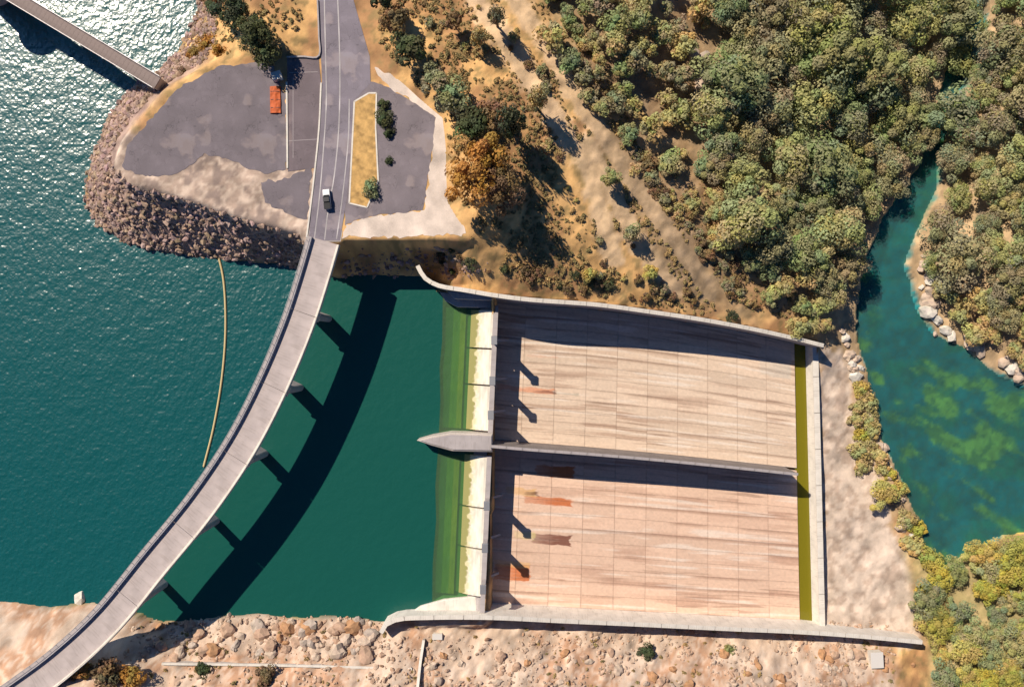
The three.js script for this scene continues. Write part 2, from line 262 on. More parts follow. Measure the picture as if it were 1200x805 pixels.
// ------------------------------------------------------------------ water
const wavesMap = (rep, seed, sharp) => tex(1024, 1024, (u, v) => {
  const w = 0.03 * Math.sin(2 * Math.PI * (u + v)), a = fbm(u * 28 + w, v * 28, seed, 4, 28), b = fbm(u * 90, v * 90, seed + 5, 2, 90);
  return g3(0.5 + (a - 0.5) * (1 - sharp) * 1.1 + (b - 0.5) * sharp);
}, { srgb: false, repeat: rep });
const lakeWaves = wavesMap(74, 101, 0.42), calmWaves = wavesMap(60, 131, 0.2);
const water = (r, g, b, through, rough, bump, waves, ior = 1.36) => new THREE.MeshPhysicalMaterial({ color: lin(r, g, b), roughness: rough, transmission: through, thickness: 0, ior, bumpMap: waves, bumpScale: bump });
{
  const sheet = (name, poly, y, m) => { const g = new THREE.ShapeGeometry(new THREE.Shape(poly.map(([x, z]) => new THREE.Vector2(x, -z)))); g.rotateX(-Math.PI / 2); g.translate(0, y, 0); return structure(name, g, m); };
  const under = [[385, 292], [375, 325], [357, 380], [327, 450], [292, 520], [246, 588], [190, 658], [140, 722], [120, 745]];      // below the bridge the sheltered pool begins
  const sill = [[519, 338], [518, 400], [515, 430], [516, 470], [513, 530], [510, 570], [511, 610], [507, 660], [506, 724]];
  sheet('lake', P2([[-3500, -3500], [300, -3500], [290, 60], [200, 110], [170, 170], [160, 200], [260, 230], [350, 260], ...under, [110, 730], [0, 730], [-3500, 800]], 0), 0, water(0.004, 0.110, 0.115, 0.30, 0.26, 0.26, lakeWaves, 1.7));
  sheet('pool', P2([...[...under].reverse(), [400, 285], [500, 322], ...sill, [470, 727], [400, 745], [280, 745], [190, 750]], 0), 0, water(0.010, 0.112, 0.090, 0.30, 0.28, 0.10, calmWaves, 1.4));
  sheet('shallow_water', P2([[519, 338], [573, 350], [557, 724], [506, 724], [507, 660], [511, 610], [510, 570], [513, 530], [516, 470], [515, 430], [518, 400]], 0), 0, water(0.30, 0.58, 0.30, 0.86, 0.3, 0.12, calmWaves));
  const river = P2([[1100, 60], [1070, 130], [1050, 190], [1030, 228], [1010, 258], [995, 300], [985, 350], [985, 392], [995, 430], [1005, 480], [1020, 530], [1040, 575], [1050, 612], [1065, 660], [1105, 700], [1140, 680], [1215, 650], [1330, 620], [2600, 590], [2600, 270], [1330, 480], [1215, 440], [1165, 415], [1130, 390], [1110, 370], [1097, 352], [1081, 312], [1090, 272], [1110, 232], [1120, 180], [1136, 130], [1160, 60], [1190, -200], [1200, -1500], [1120, -1500], [1120, -200]], RIVER);
  sheet('river', river, RIVER, water(0.26, 0.56, 0.57, 0.93, 0.3, 0.08, calmWaves));
}

// ------------------------------------------------------------------ road, car parks, verges on the plateau
const Q = list => P2(list, PLATEAU);
const ragged = (poly, amp, seed) => { const o = []; poly.forEach((a, i) => { const b = poly[(i + 1) % poly.length], n = Math.max(1, Math.round(Math.hypot(b[0] - a[0], b[1] - a[1]) / 0.8)); for (let k = 0; k < n; k++) { const x = lerp(a[0], b[0], k / n), z = lerp(a[1], b[1], k / n); o.push([x + amp * (fbm(x * 0.7, z * 0.7, seed, 3) - 0.5) * 2, z + amp * (fbm(x * 0.7, z * 0.7, seed + 9, 3) - 0.5) * 2]); } }); return o; };
structure('sandy_verge', slab(ragged(Q([[438, 78], [455, 86], [522, 130], [523, 200], [546, 274], [470, 278], [402, 278], [403, 262], [440, 252], [497, 247], [510, 137], [450, 97]]), 1.0, 501), 17.4, 17.915), M.gravel);
structure('car_park', slab(ragged(Q([[206, 104], [258, 76], [318, 73], [326, 95], [334, 110], [335, 198], [312, 203], [292, 198], [272, 188], [238, 180], [222, 194], [200, 206], [168, 207], [143, 196], [149, 171]]), 0.7, 521), 17.4, 17.925), M.oldAsphalt);
structure('asphalt_patch', slab(ragged(Q([[337, 207], [366, 196], [360, 256], [334, 250], [312, 236], [304, 214]]), 1.0, 501), 17.4, 17.92), M.oldAsphalt);
structure('service_lane', slab(Q([[336, 68], [373, 68], [376, 100], [372, 196], [337, 201]]), 17.4, 17.935), M.laneAsphalt);
structure('car_park', slab(ragged(Q([[408, 108], [433, 96], [450, 99], [511, 137], [496, 246], [440, 252], [404, 263], [404, 240]]), 0.7, 521), 17.4, 17.93), M.asphalt);
const road = structure('road', slab(Q([[372, -200], [373, 0], [377, 95], [374, 150], [369, 205], [361, 282], [398, 282], [406, 232], [413, 152], [415, 117], [434, 97], [433, 66], [414, 0], [410, -200]]), 17.3, 17.955), M.roadAsphalt);
const lineOn = (pts, w, y, h, m, name, parent) => mesh(name, sweep(smooth(pts.map(([a, b]) => at(a, b, PLATEAU).setY(y)), 24), [[-w / 2, 0], [w / 2, 0], [w / 2, h], [-w / 2, h]]), m, parent);
lineOn([[379, -30], [381, 60], [382, 120], [379, 170], [374, 230], [368, 280]], 0.28, 17.956, 0.008, M.paint, 'edge_line', road);
lineOn([[394, -30], [397, 40], [398, 100], [396, 160], [390, 215], [385, 240], [380, 281]], 0.3, 17.956, 0.008, M.paint, 'centre_line', road);
lineOn([[409, 116], [408, 160], [401, 230], [394, 280]], 0.26, 17.956, 0.008, M.paint, 'edge_line', road);
lineOn([[376, 97], [373.5, 150], [368, 205], [362, 255], [359, 278]], 0.42, 17.9, 0.22, M.paleConcrete, 'kerb', road);
lineOn([[335.5, 96], [336, 140], [336.5, 197]], 0.45, 17.9, 0.25, M.paleConcrete, 'kerb', road);
lineOn([[336, 67], [355, 66.5], [373, 66.5], [373.5, 40], [372, 0]], 0.4, 17.86, 0.55, M.wall, 'kerb_wall', road);
{
  const isl = Q([[415, 119], [432, 109], [441, 109], [440, 150], [443, 212], [430, 243], [409, 238]]);
  const gm = grainMap.clone(); gm.repeat.set(1 / 9, 1 / 9);
  const i = structure('grass_island', slab(isl, 17.4, 18.06), std(0.72, 0.44, 0.16, 0.95, { map: gm, bumpMap: gm, bumpScale: 0.2 }));
  const ring = [...isl, isl[0], isl[1]].map(([x, z]) => V3(x, 17.85, z));
  for (let k = 0; k < isl.length; k++) mesh('kerb', sweep([ring[k], ring[k + 1]], [[-0.2, 0], [0.2, 0], [0.2, 0.235], [-0.2, 0.235]]), M.paleConcrete, i);
}
// the painted bays of the service lane
for (const [a, b] of [[[343, 90], [343, 185]], [[338, 165], [371, 163]], [[338, 85], [372, 84]]]) lineOn([a, [(a[0] + b[0]) / 2, (a[1] + b[1]) / 2], b], 0.16, 17.936, 0.006, std(0.33, 0.29, 0.30), 'bay_line', road);

// ------------------------------------------------------------------ curved road bridge
{
  const B = thing('road_bridge', 'long curved pale concrete road bridge crossing the lake on wall piers', 'bridge');
  const ctl = [[380, 282], [369, 320], [350, 378], [320, 450], [284, 520], [237, 590], [180, 660], [124, 728], [70, 778], [20, 815], [-40, 855]].map(([a, b]) => at(a, b, PLATEAU));
  const N = 140, path = smooth(ctl, N);
  const near = (px, py) => { const p = at(px, py, PLATEAU); let k = 0, d = 1e9; path.forEach((q, i) => { const e = q.distanceTo(p); if (e < d) { d = e; k = i; } }); return k; };
  const cuts = [0, ...[[354, 368], [320, 455], [277, 536], [215, 621], [149, 700]].map(p => near(...p)), N];
  const railM = std(0.60, 0.58, 0.60, 0.7, { map: concreteMap });
  for (let k = 0; k + 1 < cuts.length; k++) {
    const sub = path.slice(cuts[k], cuts[k + 1] + 1).map(p => p.clone());
    sub[0].lerp(sub[1], 0.04); sub[sub.length - 1].lerp(sub[sub.length - 2], 0.04);
    const d = mesh('deck_span', sweep(sub, [[-4.75, 0], [4.4, 0], [4.4, -0.45], [3.1, -0.7], [2.7, -2.4], [-2.9, -2.4], [-3.3, -0.7], [-4.75, -0.45]]), M.deck, B);
    mesh('walkway', sweep(sub, [[-4.7, 0.003], [-3.55, 0.003], [-3.55, 0.2], [-4.7, 0.2]]), M.wall, d);
    mesh('kerb', sweep(sub, [[3.55, 0.003], [3.95, 0.003], [3.95, 0.2], [3.55, 0.2]]), M.paleConcrete, d);
    mesh('parapet', sweep(sub, [[4.02, 0.003], [4.34, 0.003], [4.28, 0.95], [4.08, 0.95]]), M.paleConcrete, B);
    mesh('parapet', sweep(sub, [[-3.52, 0.003], [-3.3, 0.003], [-3.34, 1.0], [-3.48, 1.0]]), railM, B);
    mesh('handrail', sweep(sub, [[-4.66, 1.05], [-4.56, 1.05], [-4.56, 1.15], [-4.66, 1.15]]), M.steel, B);
    for (let i = 1; i < sub.length - 1; i += 2) { const t = sub[i + 1].clone().sub(sub[i - 1]).setY(0).normalize(); mesh('rail_post', box(0.09, 0.88, 0.09, sub[i].x + t.z * -4.61, 18 + 0.63, sub[i].z - t.x * -4.61), M.steel, B); }
    if (k > 0) {
      const p = path[cuts[k]], t = path[cuts[k] + 1].clone().sub(path[cuts[k] - 1]).normalize(), a = Math.atan2(-t.x * -1, t.z);
      const prof = []; for (let q = 0; q <= 8; q++) prof.push([3.0 + 1.05 * Math.sin(Math.PI * q / 8), -1.05 * Math.cos(Math.PI * q / 8)]); for (let q = 0; q <= 8; q++) prof.push([-3.0 - 1.05 * Math.sin(Math.PI * q / 8), 1.05 * Math.cos(Math.PI * q / 8)]);
      const g = slab(prof, -14, 14.5); g.rotateY(a); g.translate(p.x, 0, p.z);
      const pier = mesh('pier', g, M.wall, B);
      const c = cbox(8.2, 1.08, 2.5, 0.12); c.rotateY(a); c.translate(p.x, 14.51, p.z); mesh('crosshead', c, M.concrete, pier);
    }
  }
  const ab = slab(Q([[359, 270], [401, 270], [399, 283], [360, 284]]), 8, 17.9); mesh('abutment', ab, M.concrete, B);
}

// ------------------------------------------------------------------ footbridge to the intake tower
{
  const F = thing('foot_bridge', 'narrow brown footbridge on haunched girders leading out over the sparkling water', 'footbridge');
  const a = at(-50, -43, 15.2), b = at(188, 100, 15.2).setY(17.3); const len = Math.hypot(b.x - a.x, b.z - a.z);
  const piers = [0.02, 0.2, 0.445, 0.72, 0.97];
  const n = 96, path = []; for (let i = 0; i <= n; i++) path.push(a.clone().lerp(b, i / n));
  const depth = t => { let k = 0; while (k < piers.length - 2 && t > piers[k + 1]) k++; const q = clamp((t - piers[k]) / (piers[k + 1] - piers[k])); return 2.2 + 3.6 * Math.pow(Math.abs(2 * q - 1), 2.2); };
  mesh('girder', sweep(path, (i, t) => { const d = depth(t); return [[-1.6, -0.32], [1.6, -0.32], [1.6, -0.3 - d], [-1.6, -0.3 - d]]; }), M.concrete, F);
  for (let i = 0; i < n; i += 2) { const s = [path[i].clone().lerp(path[i + 1], 0.02), path[i + 2].clone().lerp(path[i + 1], 0.02)]; mesh('deck_plank', sweep(s, [[-1.9, -0.3], [1.9, -0.3], [1.9, 0], [-1.9, 0]]), M.timber, F); }
  for (const o of [-1.8, 1.8]) mesh('handrail', sweep(path, [[o - 0.06, 1.0], [o + 0.06, 1.0], [o + 0.06, 1.1], [o - 0.06, 1.1]]), M.steel, F);
  for (const o of [-1.8, 1.8]) for (let i = 2; i < n; i += 6) mesh('rail_post', box(0.07, 1.0, 0.07, path[i].x + (b.z - a.z) / len * o, path[i].y + 0.5, path[i].z - (b.x - a.x) / len * o), M.steel, F);
  for (const t of piers.slice(1, 4)) { const p = a.clone().lerp(b, t), g = cbox(1.6, p.y + 6.6, 1.6, 0.15); g.rotateY(-Math.atan2(b.z - a.z, b.x - a.x)); g.translate(p.x, -12, p.z); mesh('pier', g, M.wall, F); }
  const c = at(-58, -50, 19), T = thing('intake_tower', 'round concrete intake tower at the lake end of the footbridge', 'tower', V3(c.x, 0, c.z));
  mesh('shaft', new THREE.CylinderGeometry(4.6, 5.2, 34, 40).translate(0, 1, 0), M.concrete, T);
  mesh('platform', new THREE.CylinderGeometry(6.2, 6.2, 0.9, 40).translate(0, 18.45, 0), M.concrete, T);
  mesh('roof', new THREE.ConeGeometry(5.4, 1.6, 40).translate(0, 19.7, 0), M.wall, T);
}

// ------------------------------------------------------------------ spillway: walls, pier, crest, chutes, basin
const coping = (line, w, name, label, deep) => {
  const W = thing(name, label, 'retaining wall');
  const p = smooth(line, 60);
  mesh('wall_face', sweep(p, (i) => [[-w / 2, -0.35], [w / 2, -0.35], [w / 2 + 0.1, -deep(p[i])], [-w / 2 - 0.1, -deep(p[i])]]), name === 'centre_wall' ? M.shadedWall : label.includes('rubble') ? M.paleConcrete : M.wall, W);
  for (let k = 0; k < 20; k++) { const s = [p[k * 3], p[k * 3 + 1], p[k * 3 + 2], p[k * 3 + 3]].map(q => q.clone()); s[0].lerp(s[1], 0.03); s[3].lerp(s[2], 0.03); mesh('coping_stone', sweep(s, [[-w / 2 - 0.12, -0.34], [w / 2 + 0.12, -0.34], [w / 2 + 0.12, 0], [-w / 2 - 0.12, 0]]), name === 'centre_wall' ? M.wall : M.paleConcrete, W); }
  return W;
};
const down = p => p.y - (p.x < -4 ? -9 : floorY(p.x) - 3);
coping(wallN, 0.95, 'chute_wall', 'pale topped spillway side wall running below the dry hillside', down);
coping(wallS, 1.0, 'chute_wall', 'pale topped spillway side wall beside the pink rubble bank', p => p.x > 96 ? p.y + 24 : down(p));
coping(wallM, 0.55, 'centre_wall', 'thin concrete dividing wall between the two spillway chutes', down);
const crest = (t, y = 3) => C0.clone().lerp(C1, t).setY(y), tOf = py => (py - 346) / 377;
{
  const pier = thing('spillway_pier', 'pointed concrete pier dividing the spillway crest, its nose in the pool', 'pier');
  const top = P2([[488, 516.5], [505, 511.5], [528, 507.5], [577, 509], [577, 530], [530, 529], [506, 522.5]], 6.5);
  mesh('pier_body', slab(top, -9, 6.2, 0.25), M.concrete, pier);
  mesh('pier_cap', slab(P2([[493, 516.5], [507, 513], [529, 509.5], [576, 511], [576, 528], [531, 527], [508, 521]], 6.5), 6.21, 6.55, 0.08), M.wall, pier);
  const ab = thing('abutment_block', 'low shaded concrete block at the hill end of the spillway crest', 'abutment');
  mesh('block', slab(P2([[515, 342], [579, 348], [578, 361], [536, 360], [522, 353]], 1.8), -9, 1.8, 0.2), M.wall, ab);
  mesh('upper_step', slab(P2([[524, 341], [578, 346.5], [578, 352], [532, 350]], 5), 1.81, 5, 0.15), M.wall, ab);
  const ab2 = thing('abutment_block', 'cream stained concrete apron block at the rubble bank end of the spillway crest', 'abutment');
  mesh('block', slab(P2([[478, 721], [492, 711], [520, 703], [558, 699], [560, 721], [520, 722]], 1.2), -9, 1.2, 0.25), M.paleConcrete, ab2);

  const C = thing('spillway_crest', 'row of sloping white crest panels with dark joints and hoist posts along the pool', 'spillway crest');
  const stain = tex(512, 256, (u, v) => { // v runs round the panel section: the wet foot first
    const n = fbm(u * 24, v * 8, 151, 4, 24), e = v + 0.10 * (n - 0.5) * 2; let c = [0.70, 0.65, 0.56]; const k = 1 + 0.6 * (fbm(u * 12, v * 20, 155, 4, 12) - 0.5); c = c.map(q => q * k);
    const mix = (a, b, t) => a.map((q, i) => lerp(q, b[i], t));
    c = mix(c, [0.58, 0.50, 0.24], sstep(0.56, 0.42, e) * 0.75 * sstep(0.2, 0.7, n)); c = mix(c, [0.28, 0.26, 0.09], sstep(0.40, 0.34, e)); return c;
  }, { repeat: 30, repeatY: 14 });
  const panelM = std(0.98, 0.98, 0.98, 0.85, { map: stain });
  const sec = [[8.6, -2.2], [6.6, 0.25], [4.4, 1.55], [2.4, 2.5], [0.9, 2.95], [0, 3], [0, -7.5], [8.6, -7.5]];
  const bays = [[364, 408], [410, 451], [453, 505], [535, 595], [597, 643], [645, 699]];
  for (const [a, b] of bays) mesh('crest_panel', sweep([crest(tOf(b), 0), crest(tOf(a), 0)], sec), panelM, C);
  mesh('joint_core', sweep([crest(tOf(718), 0), crest(tOf(355), 0)], [[8, -3.4], [6.3, -1.3], [4.2, 0.0], [2.2, 0.95], [0.8, 1.4], [0.3, 1.4], [0.3, -7.6], [8, -7.6]]), M.wall, C);
  mesh('walkway', sweep([crest(tOf(508), 0), crest(tOf(358), 0)], [[0.25, 3.06], [0.25, 3.3], [-1.15, 3.3], [-1.15, 3.06]]), M.wall, C);
  mesh('walkway', sweep([crest(tOf(718), 0), crest(tOf(534), 0)], [[0.25, 3.06], [0.25, 3.3], [-1.15, 3.3], [-1.15, 3.06]]), M.wall, C);
  for (const py of [399, 445, 484, 587, 635, 682]) {
    const p = crest(tOf(py), 0), x = p.x + 0.55, post = mesh('hoist_post', cbox(1.2, 16.6, 1.7, 0.08).translate(x, -7.2, p.z), M.wall, C);
    mesh('hoist_head', cbox(1.7, 1.0, 2.5, 0.1).translate(x, 9.41, p.z), M.steel, post);
    const br = box(0.5, 6.4, 0.7, 0, 0, 0); br.rotateZ(0.62); br.translate(x + 2.1, -3.2, p.z); mesh('brace', br, M.wall, post);
  }
  // submerged green concrete sill in front of the crest
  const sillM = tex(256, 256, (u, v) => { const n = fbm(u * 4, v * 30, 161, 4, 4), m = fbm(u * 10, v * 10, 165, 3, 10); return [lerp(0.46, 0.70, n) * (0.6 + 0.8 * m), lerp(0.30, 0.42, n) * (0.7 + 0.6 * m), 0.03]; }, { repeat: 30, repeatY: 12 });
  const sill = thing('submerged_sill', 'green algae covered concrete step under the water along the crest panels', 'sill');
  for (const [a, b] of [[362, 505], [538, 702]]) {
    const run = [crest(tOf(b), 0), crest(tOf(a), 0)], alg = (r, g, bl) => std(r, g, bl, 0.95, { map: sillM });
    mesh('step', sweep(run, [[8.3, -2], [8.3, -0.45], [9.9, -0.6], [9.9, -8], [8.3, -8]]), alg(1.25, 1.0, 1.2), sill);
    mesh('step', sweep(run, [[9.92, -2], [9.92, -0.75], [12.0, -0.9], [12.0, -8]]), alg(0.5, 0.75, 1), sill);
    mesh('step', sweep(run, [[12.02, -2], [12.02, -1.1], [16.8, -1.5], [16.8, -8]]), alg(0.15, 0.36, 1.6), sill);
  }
}
const xC = z => lerp(C0.x, C1.x, clamp((z - C0.z) / (C1.z - C0.z))) - 0.2, xE = z => lerp(E0.x, E1.x, clamp((z - E0.z) / (E1.z - E0.z)));
function chute(label, lineA, lineB, offA, offB, lanes, cols, map) {
  const C = thing('spillway_chute', label, 'spillway chute'), m = std(1, 1, 1, 0.92, { map, bumpMap: map, bumpScale: 0.04 });
  const pt = (s, t) => { let z = lerp(lineA[2].z, lineB[2].z, t), x = 0; for (let i = 0; i < 4; i++) { x = lerp(xC(z), xE(z), s); z = lerp(atX(lineA, x).z + offA, atX(lineB, x).z - offB, t); } return V3(x, floorY(x), z); };
  const r = rng(lanes * 7 + cols);
  const cell = (s0, s1, t0, t1, up, dn, sub) => {
    const pos = [], uv = [], idx = [], q = [[s0, t0], [s1, t0], [s1, t1], [s0, t1]];
    for (const dy of [up, dn]) for (const [s, t] of q) { const p = pt(s, t); pos.push(p.x, p.y + dy, p.z); uv.push(s, t); }
    idx.push(0, 2, 1, 0, 3, 2, 4, 5, 6, 4, 6, 7); for (let k = 0; k < 4; k++) { const n = (k + 1) % 4; idx.push(k, n, 4 + n, k, 4 + n, 4 + k); }
    const g = new THREE.BufferGeometry(); g.setAttribute('position', new THREE.Float32BufferAttribute(pos, 3)); g.setAttribute('uv', new THREE.Float32BufferAttribute(uv, 2)); g.setIndex(idx); return flat(signedFix(g));
  };
  const js = 0.0003, jt = 0.0005;
  for (let i = 0; i < cols; i++) for (let j = 0; j < lanes; j++) mesh('floor_slab', cell(i / cols + js, (i + 1) / cols - js, j / lanes + jt, (j + 1) / lanes - jt, 0.03 * r(), -0.7), m, C);
  mesh('bedding', cell(0, 0.999, 0, 1, -0.10, -1.2), M.concrete, C);
}
const chuteTex = (seed, base, streak, cols, lanes, spots) => tex(2048, 1024, (u, v) => {
  const mix = (a, b, t) => a.map((q, i) => lerp(q, b[i], clamp(t)));
  const ci = Math.floor(u * cols), li = Math.floor(v * lanes), tone = 1 + 0.10 * (hash(ci, li, seed) - 0.5) + 0.12 * (hash(3, li, seed + 1) - 0.5);
  let c = base.map(q => q * tone);
  const wob = 0.012 * (fbm(u * 9, v * 9, seed + 3, 3) - 0.5);
  const n1 = fbm(u * 3.2 + ci * 0.35, (v + wob) * 30, seed + 5, 4), n2 = fbm(u * 7 + hash(li, 1, seed) * 9, (v + wob) * 80, seed + 9, 3), big = fbm(u * 3, v * 5, seed + 13, 4), fine = fbm(u * 150, v * 90, seed + 17, 3);
  c = mix(c, streak, sstep(0.54, 0.70, n1) * (0.35 + 0.65 * sstep(0.35, 0.65, big)) * 0.62);
  c = mix(c, streak.map(q => q * 0.62), sstep(0.62, 0.76, n2) * sstep(0.45, 0.66, big) * 0.5);
  c = mix(c, [0.80, 0.72, 0.64], sstep(0.60, 0.75, fbm(u * 5, v * 40, seed + 21, 3)) * 0.5);
  // water runs lie just under some lane joints
  const lj = v * lanes - li; c = mix(c, streak.map(q => q * 0.75), sstep(0.30, 0.05, lj) * sstep(0.45, 0.65, fbm(u * 4, li * 3.7, seed + 25, 3)) * 0.6);
  for (const [u0, u1, v0, v1, col, k] of spots) {
    const e = 0.011 * (fbm(u * 40, v * 60, seed + 31, 3) - 0.5) * 2, du = Math.min(u - u0, u1 - u) * 1.0 + e, dv = Math.min(v - v0, v1 - v) + e;
    if (du > -0.02 && dv > -0.02) c = mix(c, col, sstep(-0.004, 0.006, Math.min(du + 0.003, dv)) * k * (0.45 + 0.55 * clamp((u - u0) / (u1 - u0)) ) * (0.75 + 0.5 * fbm(u * 40, v * 160, seed + 35, 3)));
  }
  const j = Math.min(Math.abs(u * cols - Math.round(u * cols)) / cols * 100, Math.abs(v * lanes - Math.round(v * lanes)) / lanes * 46);
  c = mix(c, streak.map(q => q * 0.7), sstep(0.32, 0.12, j + 0.3 * (fine - 0.5)) * 0.12);
  return c.map(q => q * (0.9 + 0.22 * fine));
});
const red = [0.55, 0.17, 0.06], brown = [0.22, 0.09, 0.06], tan = [0.66, 0.40, 0.17], grey = [0.50, 0.47, 0.42];
chute('spillway chute of cream slabs with dark streaks below the hillside wall', wallN.slice(4), wallM, 0.62, 0.42, 12, 10, chuteTex(201, [0.68, 0.53, 0.41], [0.38, 0.235, 0.165], 10, 12, [[0.02, 0.19, 0.6, 0.635, [0.68, 0.33, 0.20], 1.1], [0.14, 0.20, 0.615, 0.63, brown, 0.9], [0.2, 0.27, 0.62, 0.635, [0.30, 0.27, 0.2], 0.5], [0.1, 0.2, 0.36, 0.375, [0.72, 0.42, 0.30], 0.5], [0.88, 0.985, 0.06, 0.30, grey, 0.6]]));
chute('spillway chute of pink tan slabs with rust red stains beside the rubble bank', wallM, wallS.slice(4), 0.42, 0.62, 12, 10, chuteTex(301, [0.70, 0.49, 0.37], [0.44, 0.255, 0.18], 10, 12, [[0.15, 0.265, 0.115, 0.185, red, 1.25], [0.06, 0.15, 0.27, 0.32, tan, 0.9], [0.12, 0.155, 0.285, 0.31, [0.12, 0.05, 0.03], 0.8], [0.12, 0.26, 0.32, 0.365, red, 1.2], [0.15, 0.26, 0.55, 0.615, brown, 1.3], [0.09, 0.15, 0.54, 0.59, [0.62, 0.55, 0.22], 0.5], [0.04, 0.14, 0.755, 0.85, red, 1.2], [0.04, 0.14, 0.73, 0.77, tan, 0.7], [0.15, 0.25, 0.82, 0.835, [0.45, 0.25, 0.17], 0.6]]));
{
  const W = thing('end_wall', 'bright concrete end wall closing the narrow green basin below the chutes', 'retaining wall');
  const e0 = at(953, 399, -16.5), e1 = at(961.5, 739, -16.5);
  const p = []; for (let i = 0; i <= 24; i++) p.push(e0.clone().lerp(e1, i / 24));
  mesh('wall_face', sweep(p, [[0, -0.4], [1.5, -0.4], [1.5, -6.5], [-1.6, -6.5]]), M.paleConcrete, W);
  for (let k = 0; k < 8; k++) { const s = [p[k * 3], p[k * 3 + 3]].map(q => q.clone()); s[0].lerp(s[1], 0.008); s[1].lerp(s[0], 0.008); mesh('coping_stone', sweep(s, [[-0.15, -0.39], [1.65, -0.39], [1.65, 0], [-0.15, 0]]), M.paleConcrete, W); }
  const basin = [[E0.x - 0.3, E0.z - 2], [e0.x + 0.5, e0.z - 1.5], [e1.x + 0.5, e1.z + 3], [E1.x - 0.3, E1.z + 3]];
  const bg = new THREE.ShapeGeometry(new THREE.Shape(basin.map(([x, z]) => new THREE.Vector2(x, -z)))); bg.rotateX(-Math.PI / 2); bg.translate(0, -20.45, 0);
  structure('basin_water', bg, water(0.24, 0.21, 0.015, 0.35, 0.12, 0.05, calmWaves));
  const am = tex(128, 512, (u, v) => { const n = fbm(u * 6, v * 20, 171, 4); return [lerp(0.34, 0.50, n), lerp(0.32, 0.42, n), 0.05]; });
  structure('basin_floor', slab(basin, -23, -21.3), std(1, 1, 1, 0.95, { map: am }));
}

// ------------------------------------------------------------------ rocks
function rockGeo(seed, det = 1) {
  const g = mergeVertices(new THREE.IcosahedronGeometry(1, det).deleteAttribute('normal').deleteAttribute('uv')), p = g.attributes.position, v = V3();
  for (let i = 0; i < p.count; i++) { v.fromBufferAttribute(p, i); const k = 0.6 + 0.6 * vnoise(v.x * 1.4 + 9 * seed, v.y * 1.4 + v.z * 1.9, seed) + 0.34 * hash(i, seed, 3); p.setXYZ(i, v.x * k * 1.15, Math.max(-0.5, v.y * k * 0.75), v.z * k * 0.95); }
  const uv = []; for (let i = 0; i < p.count; i++) uv.push(p.getX(i), p.getZ(i)); g.setAttribute('uv', new THREE.Float32BufferAttribute(uv, 2));
  return flat(g);
}
const rocks = [1, 2, 3, 4, 5, 6].map(s => rockGeo(s)), stones = [11, 12, 13, 14].map(s => rockGeo(s, 0));
const inPoly = (poly, x, z) => polyDist(poly, x, z) < 0;
{
  const r = rng(77), spots = [];
  const area = P2([[82, 60], [250, -60], [262, 60], [255, 80], [205, 108], [150, 172], [143, 196], [165, 214], [250, 240], [352, 274], [372, 290], [372, 330], [82, 330]], 6);
  while (spots.length < 5200) {
    const x = -130 + r() * 80, z = -105 + r() * 85; if (!inPoly(area, x, z)) continue;
    const h = ground(x, z); if (h < -0.7 || h > 17.3) continue; spots.push([x, h, z]);
  }
  const north = P2([[396, 283], [550, 281], [580, 320], [500, 334], [396, 336]], 6);
  for (let k = 0; k < 420;) { const x = -55 + r() * 55, z = -32 + r() * 20; if (!inPoly(north, x, z)) continue; const h = ground(x, z); k++; if (h < -0.5 || h > 12) continue; spots.push([x, h, z]); }
  const mat = std(1, 1, 1, 0.95, { map: rockMap });
  const list = stones.slice(0, 3).map((g, q) => spots.filter((_, i) => i % 3 === q));
  list.forEach((sp, q) => {
    const im = new THREE.InstancedMesh(stones[q], mat, sp.length); im.name = numbered('riprap_rocks'); im.userData = { kind: 'stuff', label: 'brown and pink riprap stones covering the lake bank', category: 'riprap' }; im.castShadow = im.receiveShadow = true;
    const o = new THREE.Object3D(), c = new THREE.Color();
    sp.forEach(([x, h, z], i) => { const s = 0.2 + 0.8 * r() ** 3; o.position.set(x, h + 0.1 * s, z); o.rotation.set(r() * 0.8, r() * 6.3, r() * 0.8); o.scale.set(s, s, s * (0.7 + 0.6 * r())); o.updateMatrix(); im.setMatrixAt(i, o.matrix); const k = 0.6 + 0.75 * r(); c.setRGB(0.46 * k, 0.32 * k * (0.94 + 0.12 * r()), 0.275 * k * (0.8 + 0.35 * r())); im.setColorAt(i, c); });
    scene.add(im);
  });
}
{
  const r = rng(313), spots = [];
  const poly = P2([[150, 724], [446, 724], [452, 748], [1090, 762], [1090, 830], [480, 830], [300, 790], [170, 790]], 3);
  for (let k = 0; k < 3600;) { const x = -115 + r() * 245, z = 76 + r() * 45; if (!inPoly(poly, x, z)) continue; k++; if (fbm(x * 0.14, z * 0.14, 71, 3) < 0.44) continue; const h = ground(x, z); if (h > -0.3 || x > 0) spots.push([x, h, z]); }
  const im = new THREE.InstancedMesh(stones[3], std(1, 1, 1, 0.95, { map: rockMap }), spots.length); im.name = 'rubble'; im.userData = { kind: 'stuff', label: 'pink and pale rubble strewn over the bank outside the spillway wall', category: 'rubble' }; im.castShadow = im.receiveShadow = true;
  const o = new THREE.Object3D(), c = new THREE.Color();
  spots.forEach(([x, h, z], i) => { const s = 0.2 + 0.75 * r() ** 2.4; o.position.set(x, h, z); o.rotation.set(r() * 1.2, r() * 6.3, r() * 1.2); o.scale.set(s, s * 0.8, s * (0.6 + 0.7 * r())); o.updateMatrix(); im.setMatrixAt(i, o.matrix); const k = 0.7 + 0.5 * r(), q = r() * r(); c.setRGB(lerp(0.66, 0.56, q) * k, lerp(0.50, 0.31, q) * k, lerp(0.40, 0.19, q) * k); im.setColorAt(i, c); });
  scene.add(im);
}
